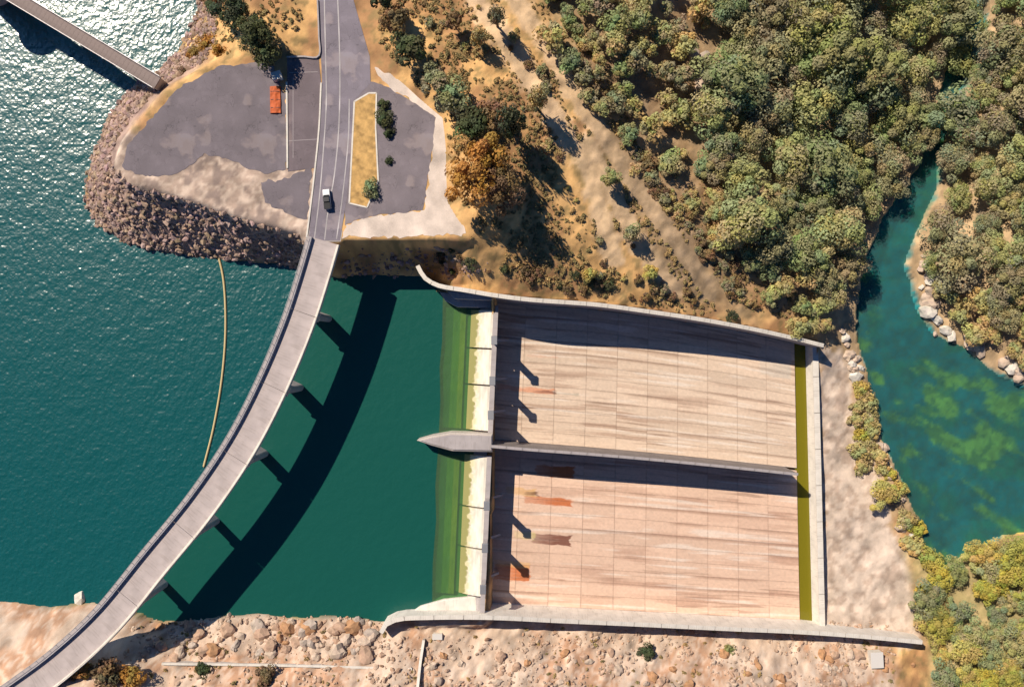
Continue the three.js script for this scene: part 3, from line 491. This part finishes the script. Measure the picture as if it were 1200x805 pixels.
const rockTone = { pale: [0.66, 0.51, 0.41], pink: [0.56, 0.37, 0.27], grey: [0.54, 0.44, 0.38], rust: [0.55, 0.30, 0.16], white: [0.78, 0.72, 0.66] };
const rockM = Object.fromEntries(Object.entries(rockTone).map(([k, c]) => [k, std(...c, 0.92, { map: rockMap, bumpMap: rockMap, bumpScale: 0.08 })]));
function boulder(px, py, s, tone, r, label, group) {
  const p = place(px, py), b = mesh('boulder', rocks[Math.floor(r() * 6)], rockM[tone]); mark(b, label, 'boulder', group);
  b.position.set(p.x, p.y + 0.12 * s, p.z); b.rotation.set((r() - 0.5) * 0.7, r() * 6.3, (r() - 0.5) * 0.7); b.scale.set(s, s * (0.7 + 0.5 * r()), s * (0.65 + 0.6 * r())); return b;
}
{
  const r = rng(991), pick = a => a[Math.floor(r() * a.length)];
  const fill = (n, x0, x1, y0, y1, s0, s1, tones, label, group, test) => { for (let k = 0; k < n; k++) { const x = lerp(x0, x1, r()), y = lerp(y0, y1, r()); if (test && !test(x, y)) { k -= 0.98; continue; } boulder(x, y, lerp(s0, s1, r() ** 1.7), pick(tones), r, label, group); } };
  fill(78, 182, 436, 728, 770, 0.7, 2.1, ['pale', 'pink', 'pink', 'rust', 'grey'], 'angular boulder on the rocky pool bank between bridge and spillway', 'boulders on the pool bank');
  fill(60, 500, 1080, 764, 806, 0.7, 1.7, ['pink', 'pink', 'pale', 'rust'], 'pink boulder in the rubble bank outside the spillway wall', 'boulders on the rubble bank');
  const bank = (pts, n, label, group, s1 = 1.9) => { for (let k = 0; k < n; k++) { const i = Math.floor(r() * (pts.length - 1)), t = r(), a = pts[i], b = pts[i + 1]; boulder(lerp(a[0], b[0], t) + (r() - 0.5) * 14, lerp(a[1], b[1], t) + (r() - 0.5) * 12, lerp(0.7, s1, r() ** 1.6), pick(['pale', 'white', 'grey', 'pale']), r, label, group); } };
  bank([[985, 385], [998, 420], [1010, 450], [1018, 500], [1035, 540], [1055, 590], [1068, 640]], 42, 'pale stone on the river edge beside the concrete apron', 'stones along the apron edge');
  bank([[1080, 300], [1092, 318], [1085, 345], [1100, 385], [1140, 405], [1178, 428], [1198, 440]], 34, 'pale boulder at the foot of the forested river bank', 'boulders below the forest bank', 2.6);
  bank([[812, 60], [826, 90], [820, 120], [835, 95]], 16, 'grey white boulder in the dry gully between the trees', 'boulders in the gully', 2.2);
  boulder(95, 702, 2.0, 'white', r, 'large white rock on the shore beside the curved bridge');
}

// ------------------------------------------------------------------ vegetation
function crownGeo(seed, o) {                      // leaf-sized faces gathered into clumps through the crown's volume
  const r = rng(seed), pos = [], col = [], nor = [], idx = [], N = V3(), U = V3(), W = V3(), c = V3(), q = V3();
  const clumps = [];
  for (let k = 0; k < o.clumps; k++) {
    const a = k * 2.39996 + r() * 0.9, f = Math.sqrt((k + 0.5) / o.clumps), rad = f * (1 - o.lobe * 0.62) * (0.62 + 0.62 * r());
    clumps.push([Math.cos(a) * rad, o.low + (1 - o.low) * (1 - f * f * 0.85) * (0.65 + 0.4 * r()) - 0.12, Math.sin(a) * rad, o.lobe * (0.55 + 0.85 * r())]);
    if (r() < 0.5) clumps.push([Math.cos(a + 0.5) * rad * 0.8, o.low * (0.6 + 0.5 * r()), Math.sin(a + 0.5) * rad * 0.8, o.lobe * 0.9]);
  }
  for (const [cx, cy, cz, cr] of clumps) {
    const hue = [0.82 + 0.36 * r(), 0.88 + 0.24 * r(), 0.8 + 0.4 * r()];
    for (let k = 0; k < o.leaves; k++) {
      const z = 1 - 1.75 * r(), a = r() * 6.2832, s = Math.sqrt(Math.max(0, 1 - z * z)), d = cr * (0.55 + 0.5 * Math.sqrt(r()));
      N.set(Math.cos(a) * s, z, Math.sin(a) * s); c.set(cx + N.x * d, cy + N.y * d * 0.8 * o.yr, cz + N.z * d);
      N.x += (r() - 0.5) * 1.3; N.y += (r() - 0.5) * 1.3 + 0.25; N.z += (r() - 0.5) * 1.3; N.normalize();
      U.set(r() - 0.5, r() - 0.5, r() - 0.5).cross(N).normalize(); W.crossVectors(N, U);
      const L = o.leaf * (0.6 + 0.8 * r()), B = L * (0.45 + 0.35 * r()), b = pos.length / 3, t = 0.85 + 0.3 * r();
      for (const [u, w] of [[-1, -0.25], [0.15, -1], [1, 0.2], [-0.2, 1]]) { q.copy(c).addScaledVector(U, u * L).addScaledVector(W, w * B); pos.push(q.x, q.y, q.z); nor.push(N.x, N.y, N.z); col.push(hue[0] * t, hue[1] * t, hue[2] * t); }
      idx.push(b, b + 1, b + 2, b, b + 2, b + 3);
    }
  }
  const g = new THREE.BufferGeometry(); g.setAttribute('position', new THREE.Float32BufferAttribute(pos, 3)); g.setAttribute('normal', new THREE.Float32BufferAttribute(nor, 3)); g.setAttribute('color', new THREE.Float32BufferAttribute(col, 3)); g.setIndex(idx); return g;
}
function trunkGeo(seed, lean) {                    // unit height to the crown's middle, with limbs
  const r = rng(seed), parts = [], tube = (pts, r0, r1) => { const p = pts.map(q => V3(...q)), c = new THREE.CatmullRomCurve3(p), g = new THREE.TubeGeometry(c, 5, 1, 6), a = g.attributes.position; for (let i = 0; i <= 5; i++) { const k = lerp(r0, r1, i / 5), o = c.getPointAt(i / 5); for (let j = 0; j <= 6; j++) { const n = i * 7 + j; a.setXYZ(n, o.x + (a.getX(n) - o.x) * k, o.y + (a.getY(n) - o.y) * k, o.z + (a.getZ(n) - o.z) * k); } } return g; };
  parts.push(tube([[0, -0.08, 0], [lean * 0.3, 0.35, lean * 0.1], [lean, 0.8, lean * 0.4]], 0.045, 0.018));
  for (let k = 0; k < 6; k++) { const a = k * 1.05 + r(), y = 0.35 + 0.3 * r(), l = 0.25 + 0.2 * r(); parts.push(tube([[lean * 0.4, y, lean * 0.15], [lean * 0.4 + Math.cos(a) * l * 0.5, y + 0.15, Math.sin(a) * l * 0.5], [lean * 0.4 + Math.cos(a) * l, y + 0.3, Math.sin(a) * l]], 0.018, 0.006)); }
  const g = mergeGeometries(parts); g.computeVertexNormals(); return g;
}
const bigCrowns = [1, 2, 3, 4, 5, 6].map(s => crownGeo(s * 131, { clumps: 13 + s % 3 * 3, lobe: 0.31, low: 0.22, leaves: 195, leaf: 0.046, yr: 1.0 }));
const midCrowns = [1, 2, 3, 4].map(s => crownGeo(s * 71 + 9, { clumps: 11, lobe: 0.36, low: 0.3, leaves: 120, leaf: 0.085, yr: 1.0 }));
const sparseCrowns = [1, 2, 3].map(s => crownGeo(s * 37 + 5, { clumps: 10, lobe: 0.30, low: 0.3, leaves: 55, leaf: 0.10, yr: 1.0 }));
const tallCrowns = [1, 2].map(s => crownGeo(s * 57 + 5, { clumps: 12, lobe: 0.36, low: 0.15, leaves: 100, leaf: 0.085, yr: 1.25 }));
const trunks = [1, 2, 3].map(s => trunkGeo(s * 19, (s - 2) * 0.06));
const leafMat = (r, g, b) => new THREE.MeshPhysicalMaterial({ color: lin(r, g, b), roughness: 0.85, transmission: 0.28, thickness: 0, vertexColors: true, side: THREE.DoubleSide, specularIntensity: 0.4 });
const L = {
  olive: [leafMat(0.40, 0.40, 0.17), leafMat(0.32, 0.345, 0.145), leafMat(0.45, 0.425, 0.19), leafMat(0.29, 0.32, 0.16)],
  grey: [leafMat(0.37, 0.33, 0.18), leafMat(0.32, 0.30, 0.165)],
  yellow: [leafMat(0.52, 0.45, 0.09), leafMat(0.42, 0.40, 0.10), leafMat(0.56, 0.46, 0.14)],
  straw: [leafMat(0.58, 0.46, 0.20), leafMat(0.48, 0.41, 0.18)],
  orange: [leafMat(0.46, 0.25, 0.06), leafMat(0.38, 0.22, 0.065)],
  brown: [leafMat(0.28, 0.18, 0.09), leafMat(0.22, 0.15, 0.08)],
  dark: [leafMat(0.075, 0.095, 0.045), leafMat(0.10, 0.115, 0.05)],
};
const vr = rng(4242);
function tree(name, px, py, R, H, hueName, crowns, label, category, group) {
  const mid = H * 0.72, p = place(px, py, mid), ms = L[hueName];
  if (p.x > -6 && p.x < 100 && polyDist(chutePoly, p.x, p.z) < 1.5) return null;
  const t = thing(name, label, category, V3(p.x, p.y - 0.1, p.z), vr() * 6.283, group);
  const tr = mesh('trunk', trunks[Math.floor(vr() * 3)], M.bark, t); tr.scale.set(mid * 0.9, mid, mid * 0.9);
  const c = mesh('crown', crowns[Math.floor(vr() * crowns.length)], ms[Math.floor(vr() * ms.length)], t);
  const ch = H * 0.62; c.position.y = H - ch * 1.0; c.scale.set(R, ch * 0.86, R * (0.85 + 0.3 * vr()));
  return t;
}
function shrub(px, py, R, hueName, label, group, name = 'shrub') {
  const p = place(px, py, R * 0.6), ms = L[hueName];
  if (p.x > -6 && p.x < 100 && polyDist(chutePoly, p.x, p.z) < 1.0) return null;
  const t = thing(name, label, 'shrub', V3(p.x, p.y - 0.15, p.z), vr() * 6.283, group);
  const tr = mesh('stem', trunks[Math.floor(vr() * 3)], M.bark, t); tr.scale.setScalar(R * 0.9);
  const c = mesh('foliage', (R > 2.4 ? midCrowns : sparseCrowns)[Math.floor(vr() * 3)], ms[Math.floor(vr() * ms.length)], t); c.scale.set(R, R * 0.95, R * (0.8 + 0.4 * vr()));
  return t;
}
// spread trees over a stretch of map, no two crowns closer than they grow
function grove(n, poly, rMin, rMax, hPer, hues, crowns, name, label, category, group, gap = 0.8, avoid) {
  const xs = poly.map(p => p[0]), ys = poly.map(p => p[1]), got = [];
  for (let tries = 0; got.length < n && tries < n * 60; tries++) {
    const px = lerp(Math.min(...xs), Math.max(...xs), vr()), py = lerp(Math.min(...ys), Math.max(...ys), vr()), R = lerp(rMin, rMax, vr());
    if (polyDist(poly, px, py) > 0 || (avoid && avoid(px, py, R))) continue;
    if (got.some(g => Math.hypot(g[0] - px, g[1] - py) < (g[2] + R) * gap * 3.7)) continue;
    got.push([px, py, R]);
    const [hue, lab] = hues[Math.floor(vr() * hues.length)];
    if (category === 'shrub') shrub(px, py, R, hue, lab, group, name); else tree(name, px, py, R, R * hPer * (0.85 + 0.3 * vr()), hue, crowns, lab, category, group);
  }
}
const riverPx = [[1112, 60], [1096, 130], [1076, 190], [1052, 228], [1030, 258], [1012, 300], [1000, 350], [1000, 392], [1016, 430], [1023, 480], [1041, 530], [1062, 575], [1076, 612], [1105, 668], [1132, 648], [1170, 630], [1215, 622], [1400, 600], [1400, 520], [1215, 462], [1165, 434], [1130, 408], [1096, 392], [1077, 362], [1061, 312], [1074, 272], [1096, 232], [1104, 180], [1116, 130], [1140, 60]];
const offRiver = (px, py, R) => polyDist(riverPx, px, py) < R * 1.7 - (py < 200 ? 45 : 0);
const oliveF = [['olive', 'olive green round crowned tree in the dense forest beside the river']];
// forest
grove(130, [[850, -60], [1110, -60], [1100, 130], [1060, 235], [1025, 265], [1005, 330], [985, 350], [905, 290], [840, 190], [835, 130], [860, 40]], 5.0, 11, 1.6, [['olive', 'olive green tree in the dense forest between hillside and river'], ['olive', 'olive green tree in the dense forest between hillside and river'], ['grey', 'grey olive tree in the dense forest between hillside and river']], bigCrowns, 'forest_tree', '', 'tree', 'forest trees between hillside and river', 0.60, offRiver);
grove(60, [[1130, -60], [1280, -60], [1280, 420], [1200, 385], [1100, 330], [1080, 290], [1115, 200]], 4.6, 10, 1.6, [['olive', 'olive green tree in the forest on the far river bank'], ['olive', 'olive green tree in the forest on the far river bank'], ['grey', 'grey olive tree in the forest on the far river bank']], bigCrowns, 'forest_tree', '', 'tree', 'forest trees on the far river bank', 0.62, offRiver);
grove(14, [[1095, 335], [1130, 330], [1215, 350], [1215, 430], [1150, 395], [1105, 370]], 3.0, 5.0, 1.5, [['straw', 'straw coloured shrubby tree above the boulders of the river bank']], midCrowns, 'bank_tree', '', 'tree', 'straw coloured trees above the river boulders', 0.6, null);
grove(76, [[1080, 700], [1120, 660], [1165, 640], [1215, 632], [1280, 640], [1280, 860], [1125, 860], [1105, 780]], 3.6, 6.2, 1.5, [['yellow', 'yellow green tree at the river bend past the end of the spillway wall'], ['yellow', 'yellow green tree at the river bend past the end of the spillway wall'], ['olive', 'darker olive tree at the river bend past the end of the spillway wall']], bigCrowns, 'bank_tree', '', 'tree', 'yellow green trees at the river bend', 0.42, null);
grove(26, [[1000, 430], [1020, 470], [1040, 540], [1072, 600], [1100, 660], [1120, 760], [1090, 740], [1060, 640], [1030, 590], [1000, 520]], 2.2, 4.4, 1.4, [['straw', 'straw coloured bush on the bank between apron and river'], ['yellow', 'yellow green bush on the bank between apron and river']], midCrowns, 'bank_shrub', '', 'shrub', 'bushes between apron and river', 0.55, null);
tree('bank_tree', 1038, 578, 5.6, 8, 'yellow', bigCrowns, 'broad yellow green tree overhanging the river beside the apron', 'tree');
grove(22, [[835, 180], [905, 270], [985, 345], [985, 395], [940, 385], [880, 330], [850, 270], [815, 200]], 2.4, 5.0, 1.6, [['straw', 'straw green tree on the slope above the corner of the chute wall'], ['olive', 'olive tree on the slope above the corner of the chute wall']], midCrowns, 'slope_tree', '', 'tree', 'trees on the slope above the chute wall', 0.62, offRiver);
const offTrack = (px, py, R) => { const a = at(px, py, 8); return tracks.some(l => lineDist(l, a.x, a.z) < R * 0.9 + 1); };
grove(66, [[625, -60], [842, -60], [845, 30], [815, 70], [805, 150], [800, 210], [760, 190], [700, 130], [650, 60]], 2.0, 5.0, 1.7, [['grey', 'grey olive gum tree in the scrub at the top of the gully'], ['olive', 'olive tree in the scrub at the top of the gully'], ['straw', 'straw green tree in the scrub at the top of the gully']], [...midCrowns, ...sparseCrowns], 'scrub_tree', '', 'tree', 'scrub trees at the top of the gully', 0.6, (px, py, R) => Math.hypot((px - 826) / 20, (py - 92) / 45) < 1 || offTrack(px, py, R));
grove(40, [[740, 170], [800, 200], [850, 290], [900, 365], [860, 350], [800, 300], [750, 230]], 1.3, 2.8, 1.4, [['brown', 'brown dry bush on the hillside between the two pale tracks'], ['straw', 'straw coloured bush on the hillside between the two pale tracks'], ['grey', 'grey green bush on the hillside between the two pale tracks']], sparseCrowns, 'hill_shrub', '', 'shrub', 'bushes between the pale tracks', 0.6, offTrack);
grove(46, [[440, -60], [600, -60], [640, 40], [700, 150], [760, 280], [800, 345], [700, 335], [640, 180], [570, 60], [520, 60]], 0.9, 2.3, 1.4, [['straw', 'straw coloured low bush on the dry hillside'], ['brown', 'brown low bush on the dry hillside'], ['grey', 'grey olive low bush on the dry hillside']], sparseCrowns, 'hill_shrub', '', 'shrub', 'low bushes on the dry hillside', 0.7, offTrack);
grove(26, [[500, 318], [560, 318], [620, 335], [800, 355], [860, 370], [830, 345], [700, 320], [600, 300], [520, 290]], 0.9, 2.2, 1.4, [['brown', 'dark brown bush on the slope along the top of the chute wall'], ['dark', 'dark green bush on the slope along the top of the chute wall']], sparseCrowns, 'wall_shrub', '', 'shrub', 'bushes along the chute wall', 0.6, null);
// single trees of the hill
for (const [px, py, R, H, hue, set, label] of [
  [462, 18, 4.2, 9, 'brown', midCrowns, 'brown olive tree at the roadside verge above the gravel path'],
  [480, 52, 5.0, 10, 'dark', midCrowns, 'dark olive tree casting deep shade beside the pale roadside path'],
  [447, -8, 3.6, 11, 'dark', midCrowns, 'dark tree close against the road where it leaves the junction'],
  [512, 92, 4.6, 9, 'grey', midCrowns, 'grey olive tree next to the dark olive tree by the path'],
  [532, 112, 4.8, 9, 'olive', midCrowns, 'olive tree above the corner of the sandy verge'],
  [552, 143, 5.0, 9, 'dark', midCrowns, 'dark brown olive tree uphill of the orange tree'],
  [578, 128, 4.2, 8, 'brown', sparseCrowns, 'sparse brown tree uphill of the orange tree'],
  [556, 196, 8.4, 20, 'orange', bigCrowns, 'large orange tinged tree beside the sandy verge with a long shadow'],
  [584, 214, 6.8, 18, 'brown', bigCrowns, 'brown leaved tree standing against the large orange tree'],
  [582, 14, 2.4, 13, 'grey', tallCrowns, 'slim grey olive tree near the top of the pale track'],
  [599, 138, 3.6, 20, 'dark', tallCrowns, 'tall slim dark tree casting the longest shadow over the dry grass'],
  [630, 112, 3.0, 15, 'straw', tallCrowns, 'slim straw coloured tree uphill of the longest shadow'],
  [560, 40, 2.4, 9, 'straw', tallCrowns, 'slim straw coloured tree on the crown of the hill'],
  [532, 22, 3.0, 8, 'brown', sparseCrowns, 'sparse brown tree on the crown of the hill'],
  [716, 208, 3.0, 8, 'olive', midCrowns, 'small round olive tree alone beside the pale track'],
  [742, 272, 2.8, 7, 'grey', midCrowns, 'small grey olive tree alone low on the dry slope'],
  [690, 322, 2.2, 5, 'yellow', midCrowns, 'small yellow green tree at the foot of the dry slope'],
  [764, 318, 2.4, 5, 'yellow', midCrowns, 'small yellow green tree near the chute wall below the track'],
  [268, 8, 6.0, 11, 'dark', bigCrowns, 'dark green tree on the shore behind the grey car park'],
  [296, 36, 5.6, 12, 'dark', bigCrowns, 'dark tree shading the corner of the grey car park'],
  [308, 64, 3.6, 9, 'dark', midCrowns, 'small dark tree next to the white cabinet'],
  [242, -12, 4.4, 8, 'brown', midCrowns, 'brown tree at the water edge behind the car park'],
]) tree('hill_tree', px, py, R, H, hue, set, label, 'tree');
for (const [px, py, R, hue, label] of [
  [226, 62, 2.6, 'orange', 'orange dry bush on the shore near the footbridge'], [240, 50, 3.0, 'orange', 'larger orange dry bush beside the shore trees'], [254, 58, 2.4, 'orange', 'orange dry bush touching the car park edge'], [212, 82, 1.6, 'brown', 'small brown bush where the footbridge meets land'],
  [448, 122, 2.3, 'dark', 'dark green round bush at the junction end of the grass island'], [451, 138, 2.6, 'dark', 'larger dark green bush on the edge of the grass island'], [455, 156, 2.0, 'dark', 'dark green bush halfway along the parking row'], [455, 188, 1.5, 'dark', 'small dark bush standing alone in the parking row'], [434, 222, 3.0, 'olive', 'olive bush on the bridge end of the grass island'],
  [88, 786, 4.2, 'orange', 'rust coloured bush beside the bridge abutment'], [120, 790, 4.6, 'brown', 'brown bush beside the rust coloured bush'], [150, 797, 3.6, 'orange', 'rust coloured bush near the low garden wall'], [235, 786, 2.6, 'dark', 'dark green bush below the low wall'], [310, 795, 3.2, 'brown', 'brown grass clump below the low wall'],
  [760, 766, 3.2, 'dark', 'dark green bush against the outside of the spillway wall'], [855, 762, 2.2, 'olive', 'olive bush against the outside of the spillway wall'],
]) shrub(px, py, R, hue, label);
// dry grass tufts
{
  const r = rng(555), g = crownGeo(900, { clumps: 3, lobe: 0.5, low: 0.2, leaves: 14, leaf: 0.26, yr: 1 }), spots = [];
  const zones = [[P2([[440, -60], [640, -60], [860, 370], [600, 330], [550, 280], [525, 150], [450, 60]], 12), 5200], [P2([[150, 725], [450, 730], [1085, 765], [1085, 830], [60, 830]], 2), 500], [P2([[830, 120], [960, 380], [860, 360], [780, 260]], -5), 500], [P2([[225, 0], [370, -20], [372, 62], [255, 72], [205, 100]], 17), 350]];
  for (const [poly, n] of zones) { const xs = poly.map(p => p[0]), zs = poly.map(p => p[1]); for (let k = 0; k < n;) { const x = lerp(Math.min(...xs), Math.max(...xs), r()), z = lerp(Math.min(...zs), Math.max(...zs), r()); if (!inPoly(poly, x, z)) continue; k++; if (fbm(x * 0.12, z * 0.12, 71, 4) < 0.42 || tracks.some(l => lineDist(l, x, z) < 2.6) || polyDist(plateauPoly, x, z) < 1 || polyDist(chutePoly, x, z) < 1.5) continue; spots.push([x, ground(x, z), z]); } }
  const im = new THREE.InstancedMesh(g, new THREE.MeshStandardMaterial({ roughness: 0.95, side: THREE.DoubleSide }), spots.length); im.name = 'dry_grass'; im.userData = { kind: 'stuff', label: 'tufts of dry straw coloured grass scattered over the slopes', category: 'grass' }; im.castShadow = im.receiveShadow = true;
  const o = new THREE.Object3D(), c = new THREE.Color();
  spots.forEach(([x, y, z], i) => { const s = 0.35 + 0.75 * r() ** 2; o.position.set(x, y - 0.05, z); o.rotation.set(0, r() * 6.3, 0); o.scale.set(s, s * 0.8, s); o.updateMatrix(); im.setMatrixAt(i, o.matrix); const k = 0.6 + 0.6 * r(), q = r(); c.setRGB(lerp(0.5, 0.25, q) * k, lerp(0.33, 0.21, q) * k, lerp(0.14, 0.09, q) * k); im.setColorAt(i, c); });
  scene.add(im);
}

// ------------------------------------------------------------------ small things
{ // pickup on the road, cab towards the junction
  const p = at(383.5, 234, PLATEAU).setY(17.955), car = thing('pickup_truck', 'pickup truck with white bonnet and dark cab and tray near the bridge', 'pickup truck', p, 0.1);
  const white = new THREE.MeshPhysicalMaterial({ color: lin(0.78, 0.78, 0.78), roughness: 0.35, clearcoat: 0.8 }), glass = std(0.01, 0.012, 0.015, 0.08), tyre = std(0.02, 0.02, 0.02, 0.9);
  const ex = (pts, w, b = 0.06) => { const g = new THREE.ExtrudeGeometry(new THREE.Shape(pts.map(q => new THREE.Vector2(...q))), { depth: w - 2 * b, bevelSize: b, bevelThickness: b, bevelSegments: 2 }); g.translate(0, 0, -w / 2 + b); g.rotateY(Math.PI / 2); return g; };
  mesh('body', ex([[-2.6, 0.45], [2.55, 0.45], [2.6, 0.8], [2.45, 1.0], [1.1, 1.08], [-2.6, 1.05]], 1.85), white, car);   // nose along -z after the turn
  mesh('cab', ex([[1.05, 1.05], [0.35, 1.72], [-0.75, 1.75], [-0.95, 1.05]], 1.62), std(0.03, 0.03, 0.035, 0.35), car);
  mesh('windscreen', ex([[1.1, 1.14], [0.47, 1.72], [0.40, 1.72], [1.02, 1.14]], 1.5, 0.02), glass, car);
  mesh('tray_cover', ex([[-1.0, 1.06], [-1.0, 1.42], [-2.6, 1.40], [-2.62, 1.06]], 1.74), std(0.015, 0.015, 0.018, 0.7), car);
  for (const s of [-1, 1]) { mesh('side_window', box(0.03, 0.38, 1.15, s * 0.83, 1.42, 0.1), glass, car); mesh('headlight', box(0.35, 0.16, 0.06, s * 0.65, 0.84, -2.62), std(0.8, 0.8, 0.8, 0.2), car); mesh('tail_light', box(0.12, 0.3, 0.05, s * 0.82, 0.85, 2.67), std(0.4, 0.02, 0.02, 0.3), car); for (const z of [-1.65, 1.6]) { const w = mesh('wheel', new THREE.CylinderGeometry(0.38, 0.38, 0.26, 20).rotateZ(Math.PI / 2).translate(s * 0.83, 0.38, z), tyre, car); mesh('rim', new THREE.CylinderGeometry(0.22, 0.22, 0.28, 14).rotateZ(Math.PI / 2).translate(s * 0.835, 0.38, z), M.steel, w); } }
}
{
  const p = at(322.5, 117, PLATEAU).setY(17.926), g = new THREE.BoxGeometry(3.0, 0.55, 7.4, 14, 3, 30), a = g.attributes.position;
  for (let i = 0; i < a.count; i++) { const x = a.getX(i), y = a.getY(i), z = a.getZ(i), top = y + 0.275; const n = fbm(x * 1.1 + 5, z * 0.9, 401, 3) - 0.5; a.setXYZ(i, x * (1 - 0.16 * top) + 0.12 * n, Math.max(0, top + (top > 0.1 ? 0.35 * n - 0.18 * Math.abs(x) / 1.5 : 0)), z * (1 - 0.05 * top) + 0.15 * n); }
  g.computeVertexNormals(); const t = thing('tarpaulin_stack', 'orange tarpaulin covering a low stack at the edge of the grey car park', 'tarpaulin', p, 0.02);
  mesh('cover', g, std(0.85, 0.17, 0.035, 0.75, { map: grainMap }), t);
  for (const z of [-2.2, 0, 2.2]) mesh('strap', box(2.4, 0.03, 0.1, 0, 0.56, z), M.darkSteel, t);
}
function hut(name, px, py, dy, w, h, d, turn, label, cat, m = M.paleConcrete) { const p = dy === null ? place(px, py) : at(px, py, dy); const t = thing(name, label, cat, V3(p.x, p.y - 0.05, p.z), turn); mesh('body', cbox(w, h, d, 0.05), m, t); mesh('roof', cbox(w + 0.3, 0.18, d + 0.3, 0.04).translate(0, h + 0.002, 0), std(0.60, 0.57, 0.54, 0.7), t); mesh('door', box(0.9, Math.min(1.9, h * 0.85), 0.06, 0, Math.min(1.9, h * 0.85) / 2 + 0.05, d / 2 + 0.032), M.steel, t); return t; }
hut('equipment_cabinet', 326, 91, 17.95, 2.3, 1.9, 1.9, 0.3, 'small white equipment cabinet beside the orange tarpaulin', 'cabinet');
hut('pump_hut', 1024, 770, null, 3.6, 2.6, 4.6, 0.05, 'small white hut outside the far end of the spillway wall', 'hut');
hut('valve_box', 513, 744, null, 2.6, 1.6, 1.4, 0, 'small pale box in the shadow outside the spillway wall', 'box');
const low = (pts, w, h, label) => { const W = thing('garden_wall', label, 'low wall'), l = pts.map(([a, b]) => place(a, b)); l.forEach(p => { p.y += h; }); const q = smooth(l, 20); mesh('wall_face', sweep(q, [[-w / 2, -0.12], [w / 2, -0.12], [w / 2, -3 - h], [-w / 2, -3 - h]]), M.concrete, W); mesh('coping', sweep(q, [[-w / 2 - 0.08, -0.118], [w / 2 + 0.08, -0.118], [w / 2 + 0.08, 0], [-w / 2 - 0.08, 0]]), M.paleConcrete, W); };
low([[190, 777], [280, 778], [380, 780], [483, 783]], 0.5, 0.7, 'long low pale wall along the top of the rocky pool bank');
low([[497, 748], [493, 775], [489, 812]], 0.6, 1.6, 'short wall running uphill from the spillway wall through the rubble');
{ // floating boom
  const pts = smooth([[253, 291], [261, 325], [264, 380], [260, 440], [250, 500], [238, 548]].map(([a, b]) => at(a, b, 0.12)), 78), F = thing('floating_boom', 'tan line of floats curving over the lake from the bank to the bridge', 'floating boom');
  const tanM = std(0.52, 0.40, 0.20, 0.7), g = new THREE.CapsuleGeometry(0.34, 0.7, 4, 10).rotateX(Math.PI / 2);
  mesh('rope', new THREE.TubeGeometry(new THREE.CatmullRomCurve3(pts), 160, 0.07, 6), tanM, F);
  for (let i = 1; i < pts.length - 1; i++) { const f = mesh('float', g, tanM, F); f.position.copy(pts[i]); f.rotation.y = Math.atan2(pts[i + 1].x - pts[i - 1].x, pts[i + 1].z - pts[i - 1].z); }
}
renderer.render(scene, camera);
